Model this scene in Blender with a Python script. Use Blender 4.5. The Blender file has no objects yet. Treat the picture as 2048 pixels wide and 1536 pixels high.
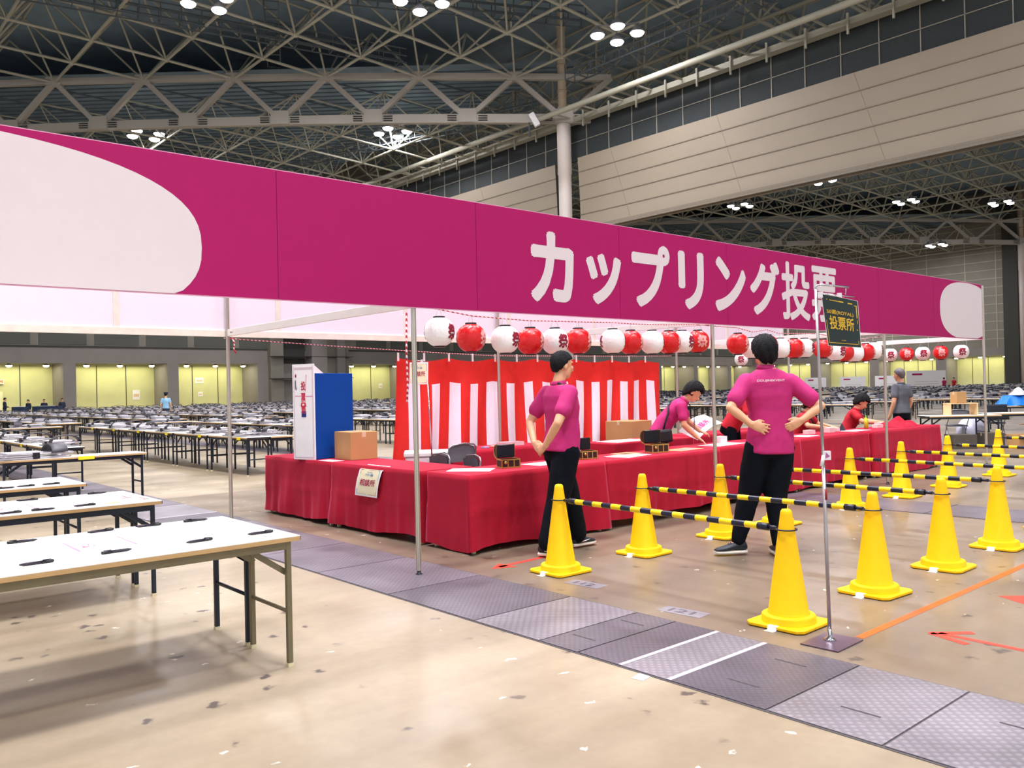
import bpy, math, random
from mathutils import Vector, Matrix
S = bpy.context.scene
COL = S.collection
PI = math.pi
rnd = random.Random(7)

# ------------------------------------------------------------------ camera, world, exposure
CAM_R = Vector((0.7550, -0.6555, -0.0224))
CAM_F = Vector((0.6558, 0.7548, 0.0067))
cam = bpy.data.cameras.new('camera')
cam.sensor_width = 36.0
cam.lens = 36.0 * 1699.7 / 2048.0
cam.clip_end = 400
cam_o = bpy.data.objects.new('camera', cam)
COL.objects.link(cam_o)
_f = CAM_F.normalized(); _r = (CAM_R - _f * CAM_R.dot(_f)).normalized(); _u = _r.cross(_f)
cam_o.matrix_world = Matrix(((_r.x, _u.x, -_f.x, 0), (_r.y, _u.y, -_f.y, 0), (_r.z, _u.z, -_f.z, 1.4604), (0, 0, 0, 1)))
S.camera = cam_o
w = bpy.data.worlds.new('hall_air'); S.world = w; w.use_nodes = True
w.node_tree.nodes['Background'].inputs[0].default_value = (0.93, 0.95, 1.0, 1)
w.node_tree.nodes['Background'].inputs[1].default_value = 0.95
S.view_settings.view_transform = 'Standard'
S.view_settings.look = 'None'
S.view_settings.gamma = 1
S.view_settings.use_curve_mapping = False
S.view_settings.exposure = 0.1
# power of one ceiling luminaire (W) and of one niche lamp
LAMP_W = 1900.0
NICHE_W = 230.0

# ------------------------------------------------------------------ materials
def lin(c):
    return tuple((v / 12.92 if v <= 0.04045 else ((v + 0.055) / 1.055) ** 2.4) for v in (x / 255.0 for x in c))
MATS = {}
def M(name, rgb=None, rough=0.55, metal=0.0, var=0.07, scale=9.0, bump=0.0, bscale=80.0, emit=None, estr=1.0, trans=0.0, spec=0.5, alpha=1.0, sss=0.0):
    if name in MATS: return MATS[name]
    m = bpy.data.materials.new(name); m.use_nodes = True
    nt = m.node_tree; b = nt.nodes['Principled BSDF']
    c = lin(rgb)
    tc = nt.nodes.new('ShaderNodeTexCoord')
    nz = nt.nodes.new('ShaderNodeTexNoise'); nz.inputs['Scale'].default_value = scale; nz.inputs['Detail'].default_value = 4
    nt.links.new(tc.outputs['Object'], nz.inputs['Vector'])
    rp = nt.nodes.new('ShaderNodeValToRGB')
    rp.color_ramp.elements[0].position = 0.3; rp.color_ramp.elements[1].position = 0.7
    rp.color_ramp.elements[0].color = tuple(max(0, v * (1 - var)) for v in c) + (1,)
    rp.color_ramp.elements[1].color = tuple(min(1, v * (1 + var)) for v in c) + (1,)
    nt.links.new(nz.outputs['Fac'], rp.inputs['Fac'])
    nt.links.new(rp.outputs['Color'], b.inputs['Base Color'])
    b.inputs['Roughness'].default_value = rough
    b.inputs['Metallic'].default_value = metal
    b.inputs['Specular IOR Level'].default_value = spec
    b.inputs['Transmission Weight'].default_value = trans
    b.inputs['Alpha'].default_value = alpha
    if sss:
        b.inputs['Subsurface Weight'].default_value = sss
        b.inputs['Subsurface Radius'].default_value = (0.02, 0.008, 0.005)
    if emit:
        b.inputs['Emission Color'].default_value = lin(emit) + (1,)
        b.inputs['Emission Strength'].default_value = estr
    if bump:
        n2 = nt.nodes.new('ShaderNodeTexNoise'); n2.inputs['Scale'].default_value = bscale; n2.inputs['Detail'].default_value = 3
        nt.links.new(tc.outputs['Object'], n2.inputs['Vector'])
        bp = nt.nodes.new('ShaderNodeBump'); bp.inputs['Strength'].default_value = bump; bp.inputs['Distance'].default_value = 0.02
        nt.links.new(n2.outputs['Fac'], bp.inputs['Height']); nt.links.new(bp.outputs['Normal'], b.inputs['Normal'])
    MATS[name] = m
    return m

# ------------------------------------------------------------------ mesh helper
class MB:
    def __init__(s): s.v = []; s.f = []; s.m = []; s.sm = []
    def add(s, vs, fs, mi=0, smooth=False):
        o = len(s.v); s.v += [tuple(q) for q in vs]
        for f in fs:
            s.f.append([i + o for i in f]); s.m.append(mi); s.sm.append(smooth)
    def box(s, x0, y0, z0, x1, y1, z1, mi=0):
        s.add([(x0,y0,z0),(x1,y0,z0),(x1,y1,z0),(x0,y1,z0),(x0,y0,z1),(x1,y0,z1),(x1,y1,z1),(x0,y1,z1)],
              [(0,3,2,1),(4,5,6,7),(0,1,5,4),(1,2,6,5),(2,3,7,6),(3,0,4,7)], mi)
    def obox(s, c, size, rz=0, mi=0, rx=0, ry=0):
        h = Vector(size) * 0.5
        R = Matrix.Rotation(rz, 3, 'Z') @ Matrix.Rotation(ry, 3, 'Y') @ Matrix.Rotation(rx, 3, 'X')
        c = Vector(c)
        vs = [c + R @ Vector((a*h.x, b*h.y, d*h.z)) for d in (-1,1) for a,b in ((-1,-1),(1,-1),(1,1),(-1,1))]
        s.add(vs, [(0,3,2,1),(4,5,6,7),(0,1,5,4),(1,2,6,5),(2,3,7,6),(3,0,4,7)], mi)
    def bar(s, a, b, w, h=None, mi=0, up=Vector((0,0,1))):
        a = Vector(a); b = Vector(b); h = h or w
        d = (b - a).normalized()
        if abs(d.dot(up)) > 0.98: up = Vector((0,1,0))
        x = d.cross(up).normalized() * (w/2); y = x.cross(d).normalized() * (h/2)
        vs = [p + x*i + y*j for p in (a,b) for i,j in ((-1,-1),(1,-1),(1,1),(-1,1))]
        s.add(vs, [(0,3,2,1),(4,5,6,7),(0,1,5,4),(1,2,6,5),(2,3,7,6),(3,0,4,7)], mi)
    def cyl(s, a, b, r0, r1=None, n=12, mi=0, cap=True, smooth=True):
        s.tube([a, b], [r0, r0 if r1 is None else r1], n, mi, cap, smooth)
    def tube(s, path, r, n=8, mi=0, cap=True, smooth=True, closed=False):
        P = [Vector(q) for q in path]; k = len(P)
        R = r if isinstance(r, (list, tuple)) else [r]*k
        ref = None; rings = []
        for i in range(k):
            if closed: d = P[(i+1) % k] - P[i-1]
            else: d = P[min(i+1,k-1)] - P[max(i-1,0)]
            d.normalize()
            if ref is None:
                ref = Vector((0,0,1)) if abs(d.z) < 0.9 else Vector((1,0,0))
            x = d.cross(ref).normalized(); y = x.cross(d).normalized(); ref = y
            rings.append([P[i] + (x*math.cos(2*PI*j/n) + y*math.sin(2*PI*j/n))*R[i] for j in range(n)])
        s.loft(rings, mi, cap, smooth, closed)
    def loft(s, rings, mi=0, cap=True, smooth=True, closed=False):
        n = len(rings[0]); k = len(rings)
        vs = [q for rg in rings for q in rg]; fs = []
        for i in range(k if closed else k-1):
            a = i*n; b = ((i+1) % k)*n
            for j in range(n):
                fs.append((a+j, a+(j+1)%n, b+(j+1)%n, b+j))
        s.add(vs, fs, mi, smooth)
        if cap and not closed:
            o = len(s.v) - len(vs)
            s.f.append([o+j for j in range(n)][::-1]); s.m.append(mi); s.sm.append(False)
            s.f.append([o+(k-1)*n+j for j in range(n)]); s.m.append(mi); s.sm.append(False)
    def lathe(s, prof, c=(0,0,0), n=24, mi=0, smooth=True, cap=True):
        c = Vector(c)
        rings = [[c + Vector((r*math.cos(2*PI*j/n), r*math.sin(2*PI*j/n), z)) for j in range(n)] for r, z in prof]
        s.loft(rings, mi, cap, smooth)
    def ball(s, c, r, n=12, mi=0, sq=(1,1,1)):
        c = Vector(c); k = max(6, n//2+1)
        rings = []
        for i in range(k+1):
            t = PI*(i/k) if 0 < i < k else (0.02 if i == 0 else PI-0.02)
            rings.append([c + Vector((r*sq[0]*math.sin(t)*math.cos(2*PI*j/n), r*sq[1]*math.sin(t)*math.sin(2*PI*j/n), -r*sq[2]*math.cos(t))) for j in range(n)])
        s.loft(rings, mi, True, True)
    def prism(s, poly, fn, d, mi=0):
        """extrude a 2-D outline; fn(u,v,w)->xyz, w=0..d"""
        n = len(poly)
        vs = [fn(u,v,0) for u,v in poly] + [fn(u,v,d) for u,v in poly]
        fs = [list(range(n))[::-1], list(range(n,2*n))] + [(j,(j+1)%n,n+(j+1)%n,n+j) for j in range(n)]
        s.add(vs, fs, mi)
    def grid(s, fn, nu, nv, mi=0, smooth=True):
        vs = [fn(i/nu, j/nv) for j in range(nv+1) for i in range(nu+1)]
        fs = [(j*(nu+1)+i, j*(nu+1)+i+1, (j+1)*(nu+1)+i+1, (j+1)*(nu+1)+i) for j in range(nv) for i in range(nu)]
        s.add(vs, fs, mi, smooth)
    def build(s, name, mats, parent=None, loc=None, rz=0.0, bevel=0.0, fix=True):
        me = bpy.data.meshes.new(name); me.from_pydata(s.v, [], s.f)
        for m in (mats if isinstance(mats, (list, tuple)) else [mats]): me.materials.append(m)
        me.polygons.foreach_set('material_index', s.m)
        me.polygons.foreach_set('use_smooth', s.sm)
        me.update()
        if fix:
            import bmesh
            bm = bmesh.new(); bm.from_mesh(me); bmesh.ops.recalc_face_normals(bm, faces=bm.faces); bm.to_mesh(me); bm.free()
        o = bpy.data.objects.new(name, me); COL.objects.link(o)
        if parent is not None: o.parent = parent
        if loc is not None: o.location = loc
        o.rotation_euler = (0, 0, rz)
        if bevel:
            bv = o.modifiers.new('bevel', 'BEVEL'); bv.width = bevel; bv.segments = 2; bv.limit_method = 'ANGLE'
        return o

def tag(o, label, cat, group=None, kind=None):
    o['label'] = label; o['category'] = cat
    if group: o['group'] = group
    if kind: o['kind'] = kind
    return o
def thing(name, label, cat, loc=(0,0,0), rz=0.0, group=None):
    o = bpy.data.objects.new(name, None); COL.objects.link(o); o.empty_display_size = 0.1
    o.location = loc; o.rotation_euler = (0,0,rz)
    return tag(o, label, cat, group)
def struct(o):
    o['kind'] = 'structure'; return o
def dup(root, loc=None, rz=None, label=None, group=None):
    r = root.copy(); COL.objects.link(r)
    if loc is not None: r.location = loc
    if rz is not None: r.rotation_euler = (0,0,rz)
    if label: r['label'] = label
    if group: r['group'] = group
    for ch in list(root.children):
        c = ch.copy(); COL.objects.link(c); c.parent = r
        for g in list(ch.children):
            d = g.copy(); COL.objects.link(d); d.parent = c
    return r

# ------------------------------------------------------------------ lettering (flat glyph outlines of the built-in font, as real thin meshes)
_TXT = {}
def glyphs(body, weight=0.0):
    """outline of a text normalised to a unit box -> (verts, faces, aspect)"""
    k = (body, weight)
    if k in _TXT: return _TXT[k]
    c = bpy.data.curves.new('lettering', 'FONT'); c.body = body; c.resolution_u = 4; c.fill_mode = 'FRONT'
    o = bpy.data.objects.new('lettering', c); COL.objects.link(o)
    bpy.context.view_layer.update()
    me = bpy.data.meshes.new_from_object(o.evaluated_get(bpy.context.evaluated_depsgraph_get()))
    vs = [v.co.copy() for v in me.vertices]; fs = [list(q.vertices) for q in me.polygons]
    bpy.data.objects.remove(o); bpy.data.curves.remove(c); bpy.data.meshes.remove(me)
    if weight:                                   # bolder: the outline repeated around a small circle
        V = list(vs); F = list(fs)
        for q in range(8):
            d = Vector((math.cos(q*PI/4)*weight, math.sin(q*PI/4)*weight, 0)); n = len(V)
            V += [v + d for v in vs]; F += [[i+n for i in f] for f in fs]
        vs, fs = V, F
    x0 = min(v.x for v in vs); x1 = max(v.x for v in vs); y0 = min(v.y for v in vs); y1 = max(v.y for v in vs)
    _TXT[k] = ([((v.x-x0)/(x1-x0), (v.y-y0)/(y1-y0)) for v in vs], fs, (x1-x0)/(y1-y0))
    return _TXT[k]
def put_text(mb, body, fn, u0, v0, u1, v1, weight=0.0, mi=0):
    """write body into the box u0..u1, v0..v1; fn(u,v)->xyz"""
    vs, fs, asp = glyphs(body, weight)
    n = len(vs)//(9 if weight else 1); P = []
    for i, (a, b) in enumerate(vs):
        u, v = u0+(u1-u0)*a, v0+(v1-v0)*b; p = Vector(fn(u, v))
        nn = (Vector(fn(u+.01, v))-p).cross(Vector(fn(u, v+.01))-p).normalized()
        P.append(p + nn*(.0001+.00014*(i//n)))
    mb.add(P, fs, mi)

# local frame of the view at the camera: lateral, depth, up  (used for posing people)
VIEW_RZ = math.atan2(-0.6555, 0.7550)

white_paint = M('white_paint', (238,236,238), 0.5)
white_sheet = M('white_sheet', (244,243,246), 0.6, var=0.02)
alu = M('anodised_aluminium', (205,200,190), 0.32, 0.75, var=0.03)
steel = M('polished_steel', (200,200,205), 0.2, 1.0, var=0.02)
black_plastic = M('black_plastic', (22,24,34), 0.4)
# ------------------------------------------------------------------ floor
def floor_material():
    m = bpy.data.materials.new('polished_concrete'); m.use_nodes = True
    nt = m.node_tree; b = nt.nodes['Principled BSDF']; L = nt.links.new
    tc = nt.nodes.new('ShaderNodeTexCoord')
    def noise(scale, detail=5, sx=1, sy=1):
        mp = nt.nodes.new('ShaderNodeMapping'); mp.inputs['Scale'].default_value = (sx, sy, 1)
        L(tc.outputs['Object'], mp.inputs['Vector'])
        n = nt.nodes.new('ShaderNodeTexNoise'); n.inputs['Scale'].default_value = scale; n.inputs['Detail'].default_value = detail
        L(mp.outputs['Vector'], n.inputs['Vector']); return n.outputs['Fac']
    def ramp(src, p0, c0, p1, c1):
        r = nt.nodes.new('ShaderNodeValToRGB'); e = r.color_ramp.elements
        e[0].position = p0; e[0].color = c0; e[1].position = p1; e[1].color = c1
        L(src, r.inputs['Fac']); return r.outputs['Color']
    def mix(mode, fac, a, c):
        x = nt.nodes.new('ShaderNodeMix'); x.data_type = 'RGBA'; x.blend_type = mode
        if isinstance(fac, float): x.inputs['Factor'].default_value = fac
        else: L(fac, x.inputs['Factor'])
        L(a, x.inputs['A'])
        if isinstance(c, tuple): x.inputs['B'].default_value = c
        else: L(c, x.inputs['B'])
        return x.outputs['Result']
    base = ramp(noise(0.55, 6), 0.32, lin((138,124,104))+(1,), 0.68, lin((172,157,134))+(1,))
    sx = nt.nodes.new('ShaderNodeSeparateXYZ'); L(tc.outputs['Object'], sx.inputs[0])
    brown_base = ramp(noise(0.6, 6), 0.32, lin((112,98,84))+(1,), 0.68, lin((138,122,104))+(1,))
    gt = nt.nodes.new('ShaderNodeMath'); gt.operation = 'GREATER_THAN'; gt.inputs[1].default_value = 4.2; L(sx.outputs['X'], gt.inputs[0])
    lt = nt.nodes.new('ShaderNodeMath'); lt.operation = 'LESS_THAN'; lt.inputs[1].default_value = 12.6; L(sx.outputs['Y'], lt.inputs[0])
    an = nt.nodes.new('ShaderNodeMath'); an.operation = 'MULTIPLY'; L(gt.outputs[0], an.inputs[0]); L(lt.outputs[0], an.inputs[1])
    base = mix('MIX', an.outputs[0], base, brown_base)                # darker, browner concrete colour beyond the pit covers
    streak = ramp(noise(1.3, 5, 0.35, 2.4), 0.35, (0.72,0.70,0.68,1), 0.62, (1,1,1,1))
    c = mix('MULTIPLY', 0.55, base, streak)
    fine = ramp(noise(14, 6), 0.3, (0.86,0.85,0.84,1), 0.7, (1.06,1.06,1.06,1))
    c = mix('MULTIPLY', 0.45, c, fine)
    # dark drips and pale scuffs with shapes of their own
    vo = nt.nodes.new('ShaderNodeTexVoronoi'); vo.inputs['Scale'].default_value = 4.2; vo.inputs['Randomness'].default_value = 1
    wob = nt.nodes.new('ShaderNodeTexNoise'); wob.inputs['Scale'].default_value = 16; wob.inputs['Detail'].default_value = 4
    L(tc.outputs['Object'], wob.inputs['Vector'])
    av = nt.nodes.new('ShaderNodeMix'); av.data_type = 'RGBA'; av.blend_type = 'LINEAR_LIGHT'; av.inputs['Factor'].default_value = 0.06
    L(tc.outputs['Object'], av.inputs['A']); L(wob.outputs['Color'], av.inputs['B']); L(av.outputs['Result'], vo.inputs['Vector'])
    spot = ramp(vo.outputs['Distance'], 0.09, (1,1,1,1), 0.17, (0,0,0,1))
    gate = ramp(noise(0.9, 2), 0.38, (0,0,0,1), 0.46, (1,1,1,1))
    sg = mix('MULTIPLY', 1.0, spot, gate)
    c = mix('MIX', sg, c, lin((84,74,68))+(1,))
    v2 = nt.nodes.new('ShaderNodeTexVoronoi'); v2.inputs['Scale'].default_value = 3.4; v2.inputs['Randomness'].default_value = 1
    mp = nt.nodes.new('ShaderNodeMapping'); mp.inputs['Location'].default_value = (3.7, 9.1, 0); mp.inputs['Scale'].default_value = (1.0, 1.6, 1)
    L(av.outputs['Result'], mp.inputs['Vector']); L(mp.outputs['Vector'], v2.inputs['Vector'])
    sc = ramp(v2.outputs['Distance'], 0.05, (1,1,1,1), 0.085, (0,0,0,1))
    c = mix('MIX', sc, c, lin((226,216,204))+(1,))
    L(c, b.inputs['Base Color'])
    rr = ramp(noise(1.1, 5), 0.35, (0.30,)*3+(1,), 0.7, (0.44,)*3+(1,))
    L(rr, b.inputs['Roughness'])
    bp = nt.nodes.new('ShaderNodeBump'); bp.inputs['Strength'].default_value = 0.02; bp.inputs['Distance'].default_value = 0.01
    L(noise(5, 6), bp.inputs['Height']); L(bp.outputs['Normal'], b.inputs['Normal'])
    return m
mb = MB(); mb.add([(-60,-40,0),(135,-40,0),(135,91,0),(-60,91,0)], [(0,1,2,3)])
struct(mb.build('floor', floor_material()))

# steel covers of the service pit, running away across the floor
def plate_material(name, rgb, scale):
    m = bpy.data.materials.new(name); m.use_nodes = True
    nt = m.node_tree; b = nt.nodes['Principled BSDF']; L = nt.links.new
    tc = nt.nodes.new('ShaderNodeTexCoord')
    mp = nt.nodes.new('ShaderNodeMapping'); mp.inputs['Rotation'].default_value = (0,0,PI/4); L(tc.outputs['Object'], mp.inputs['Vector'])
    ck = nt.nodes.new('ShaderNodeTexVoronoi'); ck.inputs['Scale'].default_value = scale; ck.inputs['Randomness'].default_value = 0.05; L(mp.outputs['Vector'], ck.inputs['Vector'])
    nz = nt.nodes.new('ShaderNodeTexNoise'); nz.inputs['Scale'].default_value = 2.2; nz.inputs['Detail'].default_value = 6; L(tc.outputs['Object'], nz.inputs['Vector'])
    r1 = nt.nodes.new('ShaderNodeValToRGB'); e = r1.color_ramp.elements; c = lin(rgb)
    e[0].position = .3; e[0].color = tuple(v*.74 for v in c)+(1,); e[1].position = .72; e[1].color = tuple(v*1.2 for v in c)+(1,); L(nz.outputs['Fac'], r1.inputs['Fac'])
    r2 = nt.nodes.new('ShaderNodeValToRGB'); e = r2.color_ramp.elements
    e[0].position = .18; e[0].color = (1.35,1.35,1.35,1); e[1].position = .42; e[1].color = (.78,.78,.78,1); L(ck.outputs['Distance'], r2.inputs['Fac'])
    mx = nt.nodes.new('ShaderNodeMix'); mx.data_type = 'RGBA'; mx.blend_type = 'MULTIPLY'; mx.inputs['Factor'].default_value = 0.75
    L(r1.outputs['Color'], mx.inputs['A']); L(r2.outputs['Color'], mx.inputs['B']); L(mx.outputs['Result'], b.inputs['Base Color'])
    b.inputs['Roughness'].default_value = 0.42; b.inputs['Metallic'].default_value = 0.25
    iv = nt.nodes.new('ShaderNodeMath'); iv.operation = 'SUBTRACT'; iv.inputs[0].default_value = 1; L(ck.outputs['Distance'], iv.inputs[1])
    bp = nt.nodes.new('ShaderNodeBump'); bp.inputs['Strength'].default_value = 0.5; bp.inputs['Distance'].default_value = 0.006
    L(iv.outputs[0], bp.inputs['Height']); L(bp.outputs['Normal'], b.inputs['Normal'])
    return m
pl_a = plate_material('checker_plate', (114,106,116), 30)
pl_b = plate_material('checker_plate_worn', (134,128,136), 26)
pl_c = plate_material('checker_plate_dark', (96,90,100), 34)
seam = M('plate_seam', (70,64,66), 0.8)
bright_seam = M('bare_metal_strip', (196,190,198), 0.4, 0.3)
mb = MB()
ys = [1.0, 1.62, 2.15, 2.70, 3.02, 3.33, 3.64, 4.25, 5.25, 6.3, 7.35, 8.4, 9.5, 10.55, 11.6, 12.6, 13.7]
kinds = [1,1,2,1,2,2,1,2,0,0,0,0,2,1,0,0]
mb.box(3.315,-8,0.001,4.205,40,0.002,3)
yy = -8.0
while yy < 1.0: mb.box(3.32, yy+.006, 0.001, 4.20, min(yy+1.1,1.0)-.006, 0.005, 1 if int(yy)%2 else 0); yy += 1.1
for i in range(len(ys)-1): mb.box(3.33, ys[i]+.006, 0.001, 4.19, ys[i+1]-.006, 0.006, kinds[i])
yy = ys[-1]
while yy < 40: mb.box(3.33, yy+.006, 0.001, 4.19, yy+1.09, 0.006, rnd.choice((0,0,2,1))); yy += 1.1
for y in (2.70, 3.02, 10.55, 11.6): mb.box(3.33, y-.014, 0.006, 4.19, y+.014, 0.008, 4)
for x, y in ((3.55,3.5),(3.98,3.5),(3.55,2.42),(3.98,2.42),(3.6,1.85),(3.9,1.3)):
    mb.box(x-.006, y-.09, 0.006, x+.006, y+.09, 0.0075, 3)
struct(mb.build('trim_1', [pl_a, pl_b, pl_c, seam, bright_seam]))
# second pit further along the hall
mb = MB(); mb.box(9.5,-8,0.001,10.4,1.0+40,0.005,0)
for k in range(44): mb.box(9.5,-8+k*1.1-.008,.005,10.4,-8+k*1.1+.008,.006,1)
struct(mb.build('trim_2', [pl_a, seam]))

# ------------------------------------------------------------------ hall shell
concrete = M('wall_concrete', (128,124,114), 0.75, var=0.1, scale=0.4)
niche_m = M('niche_panel', (206,204,150), 0.7, var=0.06, scale=0.6)
dark_panel = M('dark_wall_panel', (84,86,80), 0.7, var=0.12, scale=0.3)
pier_m = M('pier_concrete', (132,126,122), 0.7, var=0.06, scale=0.5)
joint_m = M('panel_joint', (58,58,54), 0.8)
pale_joint = M('pale_panel_joint', (176,170,152), 0.7)
YW = 87.0
mb = MB()
openings = []
x = 11.9 - 9.5*6
while x < 40: openings.append((x, x+8.4)); x += 9.5
openings = [o for o in openings if o[1] < 40.5] + [(50.2+9.5*k, 58.6+9.5*k) for k in range(9)]
mb.box(-60, YW, 6.35, 134, YW+4, 30, 0)                     # upper wall
for z0, z1, mi in ((6.35,6.5,4),(7.85,8.0,4),(11.5,11.55,4),(15,15.05,4)): mb.box(-60, YW-.12, z0, 134, YW, z1, mi)
x = -58.0
while x < 132:
    if not 39.6 < x < 50: mb.box(x+.35, YW-.06, 6.6, min(x+4.4, 134), YW, 7.75, 1)
    mb.box(x, YW-.03, 8.1, x+.06, YW, 24, 4); x += 4.75
mb.box(-60, YW, 4.87, 134, YW+4, 6.35, 2)                      # lintel
prev = -60.0
for a, b_ in openings:
    mb.box(prev, YW-.15, 0, a, YW+4, 4.87, 2); prev = b_
mb.box(prev, YW-.15, 0, 134, YW+4, 4.87, 2)
mb.box(-60, YW+3.9, 0, 134, YW+4.1, 4.87, 3)                   # niche backs
for a, b_ in openings:
    for k in (0.34, 0.67): mb.box(a+(b_-a)*k-.03, YW+3.86, 0, a+(b_-a)*k+.03, YW+3.9, 4.8, 4)
# stepped pier where the two halls meet
mb.box(40.5, YW-.8, 0, 42.0, YW+1, 30, 0); mb.box(42.0, YW-.1, 0, 44.9, YW, 30, 4)
for k, (a, b_, d) in enumerate(((45.0,46.9,1.6),(46.9,48.2,1.0),(48.2,49.2,1.5),(49.2,50.2,0.6))): mb.box(a, YW-d, 0, b_, YW+1, 30, (2,0,2,0)[k])
for z in (3.2,5.6,8.0,10.4): mb.box(40.5, YW-1.63, z, 50.2, YW-.3, z+.06, 4)
struct(mb.build('wall_left', [concrete, dark_panel, pier_m, niche_m, joint_m]))

# far end wall of the second hall
mb = MB(); XW = 133.0
openY = [(13.8+10.3*k, 22.6+10.3*k) for k in range(7)]
mb.box(XW, -40, 6.0, XW+4, 91, 30, 0)
mb.box(XW, -40, 4.9, XW+4, 91, 6.0, 2)
prev = -40.0
for a, b_ in openY: mb.box(XW-.15, prev, 0, XW+4, a, 4.9, 2); prev = b_
mb.box(XW-.15, prev, 0, XW+4, 91, 4.9, 2)
mb.box(XW+3.9, -40, 0, XW+4.1, 91, 4.9, 3)
for a, b_ in openY:
    for k in (.25,.5,.75): mb.box(XW+3.86, a+(b_-a)*k-.03, 0, XW+3.9, a+(b_-a)*k+.03, 4.8, 4)
z = 7.2
while z < 24: mb.box(XW-.04, 40, z, XW, 91, z+.09, 5); z += 1.25
for y in (46.3, 50.5, 56, 61.5, 67, 72.5, 78): mb.box(XW-.05, y, 6.0, XW, y+.12, 30, 5)
mb.box(XW-1.2, 43.2, 0, XW, 45.1, 30, 4); mb.box(XW-.9, 41.0, 0, XW, 43.2, 30, 2)
mb.box(XW-2.2, 36.0, 5.2, XW, 40.6, 10.0, 1)
struct(mb.build('wall_right', [concrete, dark_panel, pier_m, niche_m, joint_m, pale_joint]))

# hanging bulkhead between the halls: leaning cream panels under a dark glazed band
cream = M('cream_bulkhead_panel', (150,138,121), 0.55, var=0.03, scale=0.3)
cream_joint = M('cream_panel_joint', (128,118,104), 0.7)
mb = MB(); XB = 43.0
def bulk(y0, y1):
    P = [(XB, 17.7), (XB+.06, 16.7), (XB+.11, 15.7), (XB+.15, 14.7), (XB+.17, 13.7), (XB+.17, 12.75)]
    n = len(P)
    for i in range(n-1):
        (xa, za), (xb, zb) = P[i], P[i+1]
        mb.add([(xa,y0,za),(xa,y1,za),(xb,y1,zb),(xb,y0,zb)], [(0,1,2,3)], 0)
        mb.bar((xb-.02,y0,zb),(xb-.02,y1,zb), .05, .06, 1)
    yy = y0
    while yy < y1:
        for i in range(n-1):
            mb.bar((P[i][0]-.004,yy-1.5*(i/5),P[i][1]),(P[i+1][0]-.004,yy-1.5*((i+1)/5),P[i+1][1]), .012, .02, 1)
        yy += 8.6
    mb.bar((XB+.2,y0,12.7),(XB+.2,y1,12.7),.5,.14,1); mb.bar((XB,y0,12.55),(XB,y1,12.55),.14,.14,1)
    mb.box(XB+.9,y0,12.6,XB+1.2,y1,17.7,0); mb.add([(XB,y0,17.7),(XB+1.2,y0,17.7),(XB+1.2,y1,17.7),(XB,y1,17.7)],[(0,1,2,3)],0)
    for ye in (y0, y1):
        mb.add([(q[0],ye,q[1]) for q in P]+[(XB+1.2,ye,12.6),(XB+1.2,ye,17.7)], [list(range(n+2))], 2)
bulk(-30, 41.9); bulk(44.2, 86)
struct(mb.build('wall_divider', [cream, cream_joint, M('shadow_gap', (70,70,66), 0.8)]))
mb = MB()
mb.box(XB+.5, -30, 17.7, XB+.7, 86.2, 20.3, 0)
y = -30.0
while y < 86: mb.box(XB+.44, y, 17.7, XB+.5, y+.05, 20.3, 1); y += 2.1
mb.box(XB+.44, -30, 19.0, XB+.5, 86.2, 19.04, 1)
struct(mb.build('window_1', [M('dark_glazed_band', (44,50,52), 0.8, var=0.1), M('glazing_bar', (150,146,134), 0.5)]))
frame_m = M('truss_paint', (170,168,152), 0.6, var=0.05, scale=0.5)
mb = MB()
mb.bar((XB-.1,-30,20.3),(XB-.1,86,20.3),.6,.35,0); mb.cyl((XB-2.2,-30,20.4),(XB-2.2,86,20.4),.19,n=10)
y = -30.0
while y < 86: mb.bar((XB-.2,y,20.4),(XB-2.3,y,20.4),.1,.1); mb.bar((XB-.5,y+1.2,19.6),(XB-.5,y+1.2,20.7),.1,.1); y += 2.4
struct(mb.build('trim_3', frame_m))
# hall columns
col_m = M('column_paint', (204,194,188), 0.5, var=0.03)
for k, xc in enumerate((42.5, 132.2)):
    mb = MB(); mb.lathe([(.46,0),(.46,15.2),(.46,16.6),(.5,16.62),(.5,20.2),(.44,20.5)], (xc,42.7,0), 24, 0)
    mb.lathe([(.3,20.5),(.3,31.0)], (xc-.1,42.7,0), 16, 1)
    for z in (21.2,22.4,24.2,25.4,27.0): mb.lathe([(.36,z),(.36,z+.14)], (xc-.1,42.7,0), 12, 1)
    struct(mb.build('trim_%d' % (4+k), [col_m, M('upper_column_paint', (188,170,146), 0.5)]))

# ------------------------------------------------------------------ roof: deck and space frames
deck = M('roof_deck', (128,150,168), 0.7, var=0.18, scale=0.4)
deck_rib = M('roof_deck_rib', (84,98,108), 0.6)
mb = MB()
for h in (0, 1):
    ox = 90.0*h; xa = -60 if h == 0 else XB+.6; xb = XB+.6 if h == 0 else 135
    mb.add([(xa,-40,28.5),(xb,-40,28.5),(xb,91,28.5),(xa,91,28.5)], [(0,3,2,1)], 0)
    for k in range(30):                                             # ribs of the lower deck beyond the main truss
        pass
    # lower deck beyond the diagonal truss  (x+y > 85+90h)
    s0 = 85.2 + ox
    def cut(y): return max(xa, s0-y)
    x_at91 = cut(91); 
    ylo = s0 - xb
    mb.add([(xb,ylo,24.6),(xb,91,24.6),(x_at91,91,26.2)], [(0,2,1)], 0)
    t = 1.1
    while t < 60:
        a = (s0+t-91, 91) if s0+t-91 > xa else (xa, s0+t-xa)
        b_ = (xb, s0+t-xb)
        if b_[1] < 91 and a[0] < xb: mb.bar((a[0],a[1],24.5+(xb-a[0])*.017),(b_[0],b_[1],24.5),.09,.08,1)
        t += 1.15
    y = ylo
    while y < 91:
        mb.bar((max(cut(y),xa),y,24.4+(xb-max(cut(y),xa))*.017),(xb,y,24.4),.12,.12,1); y += 4.8
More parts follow.
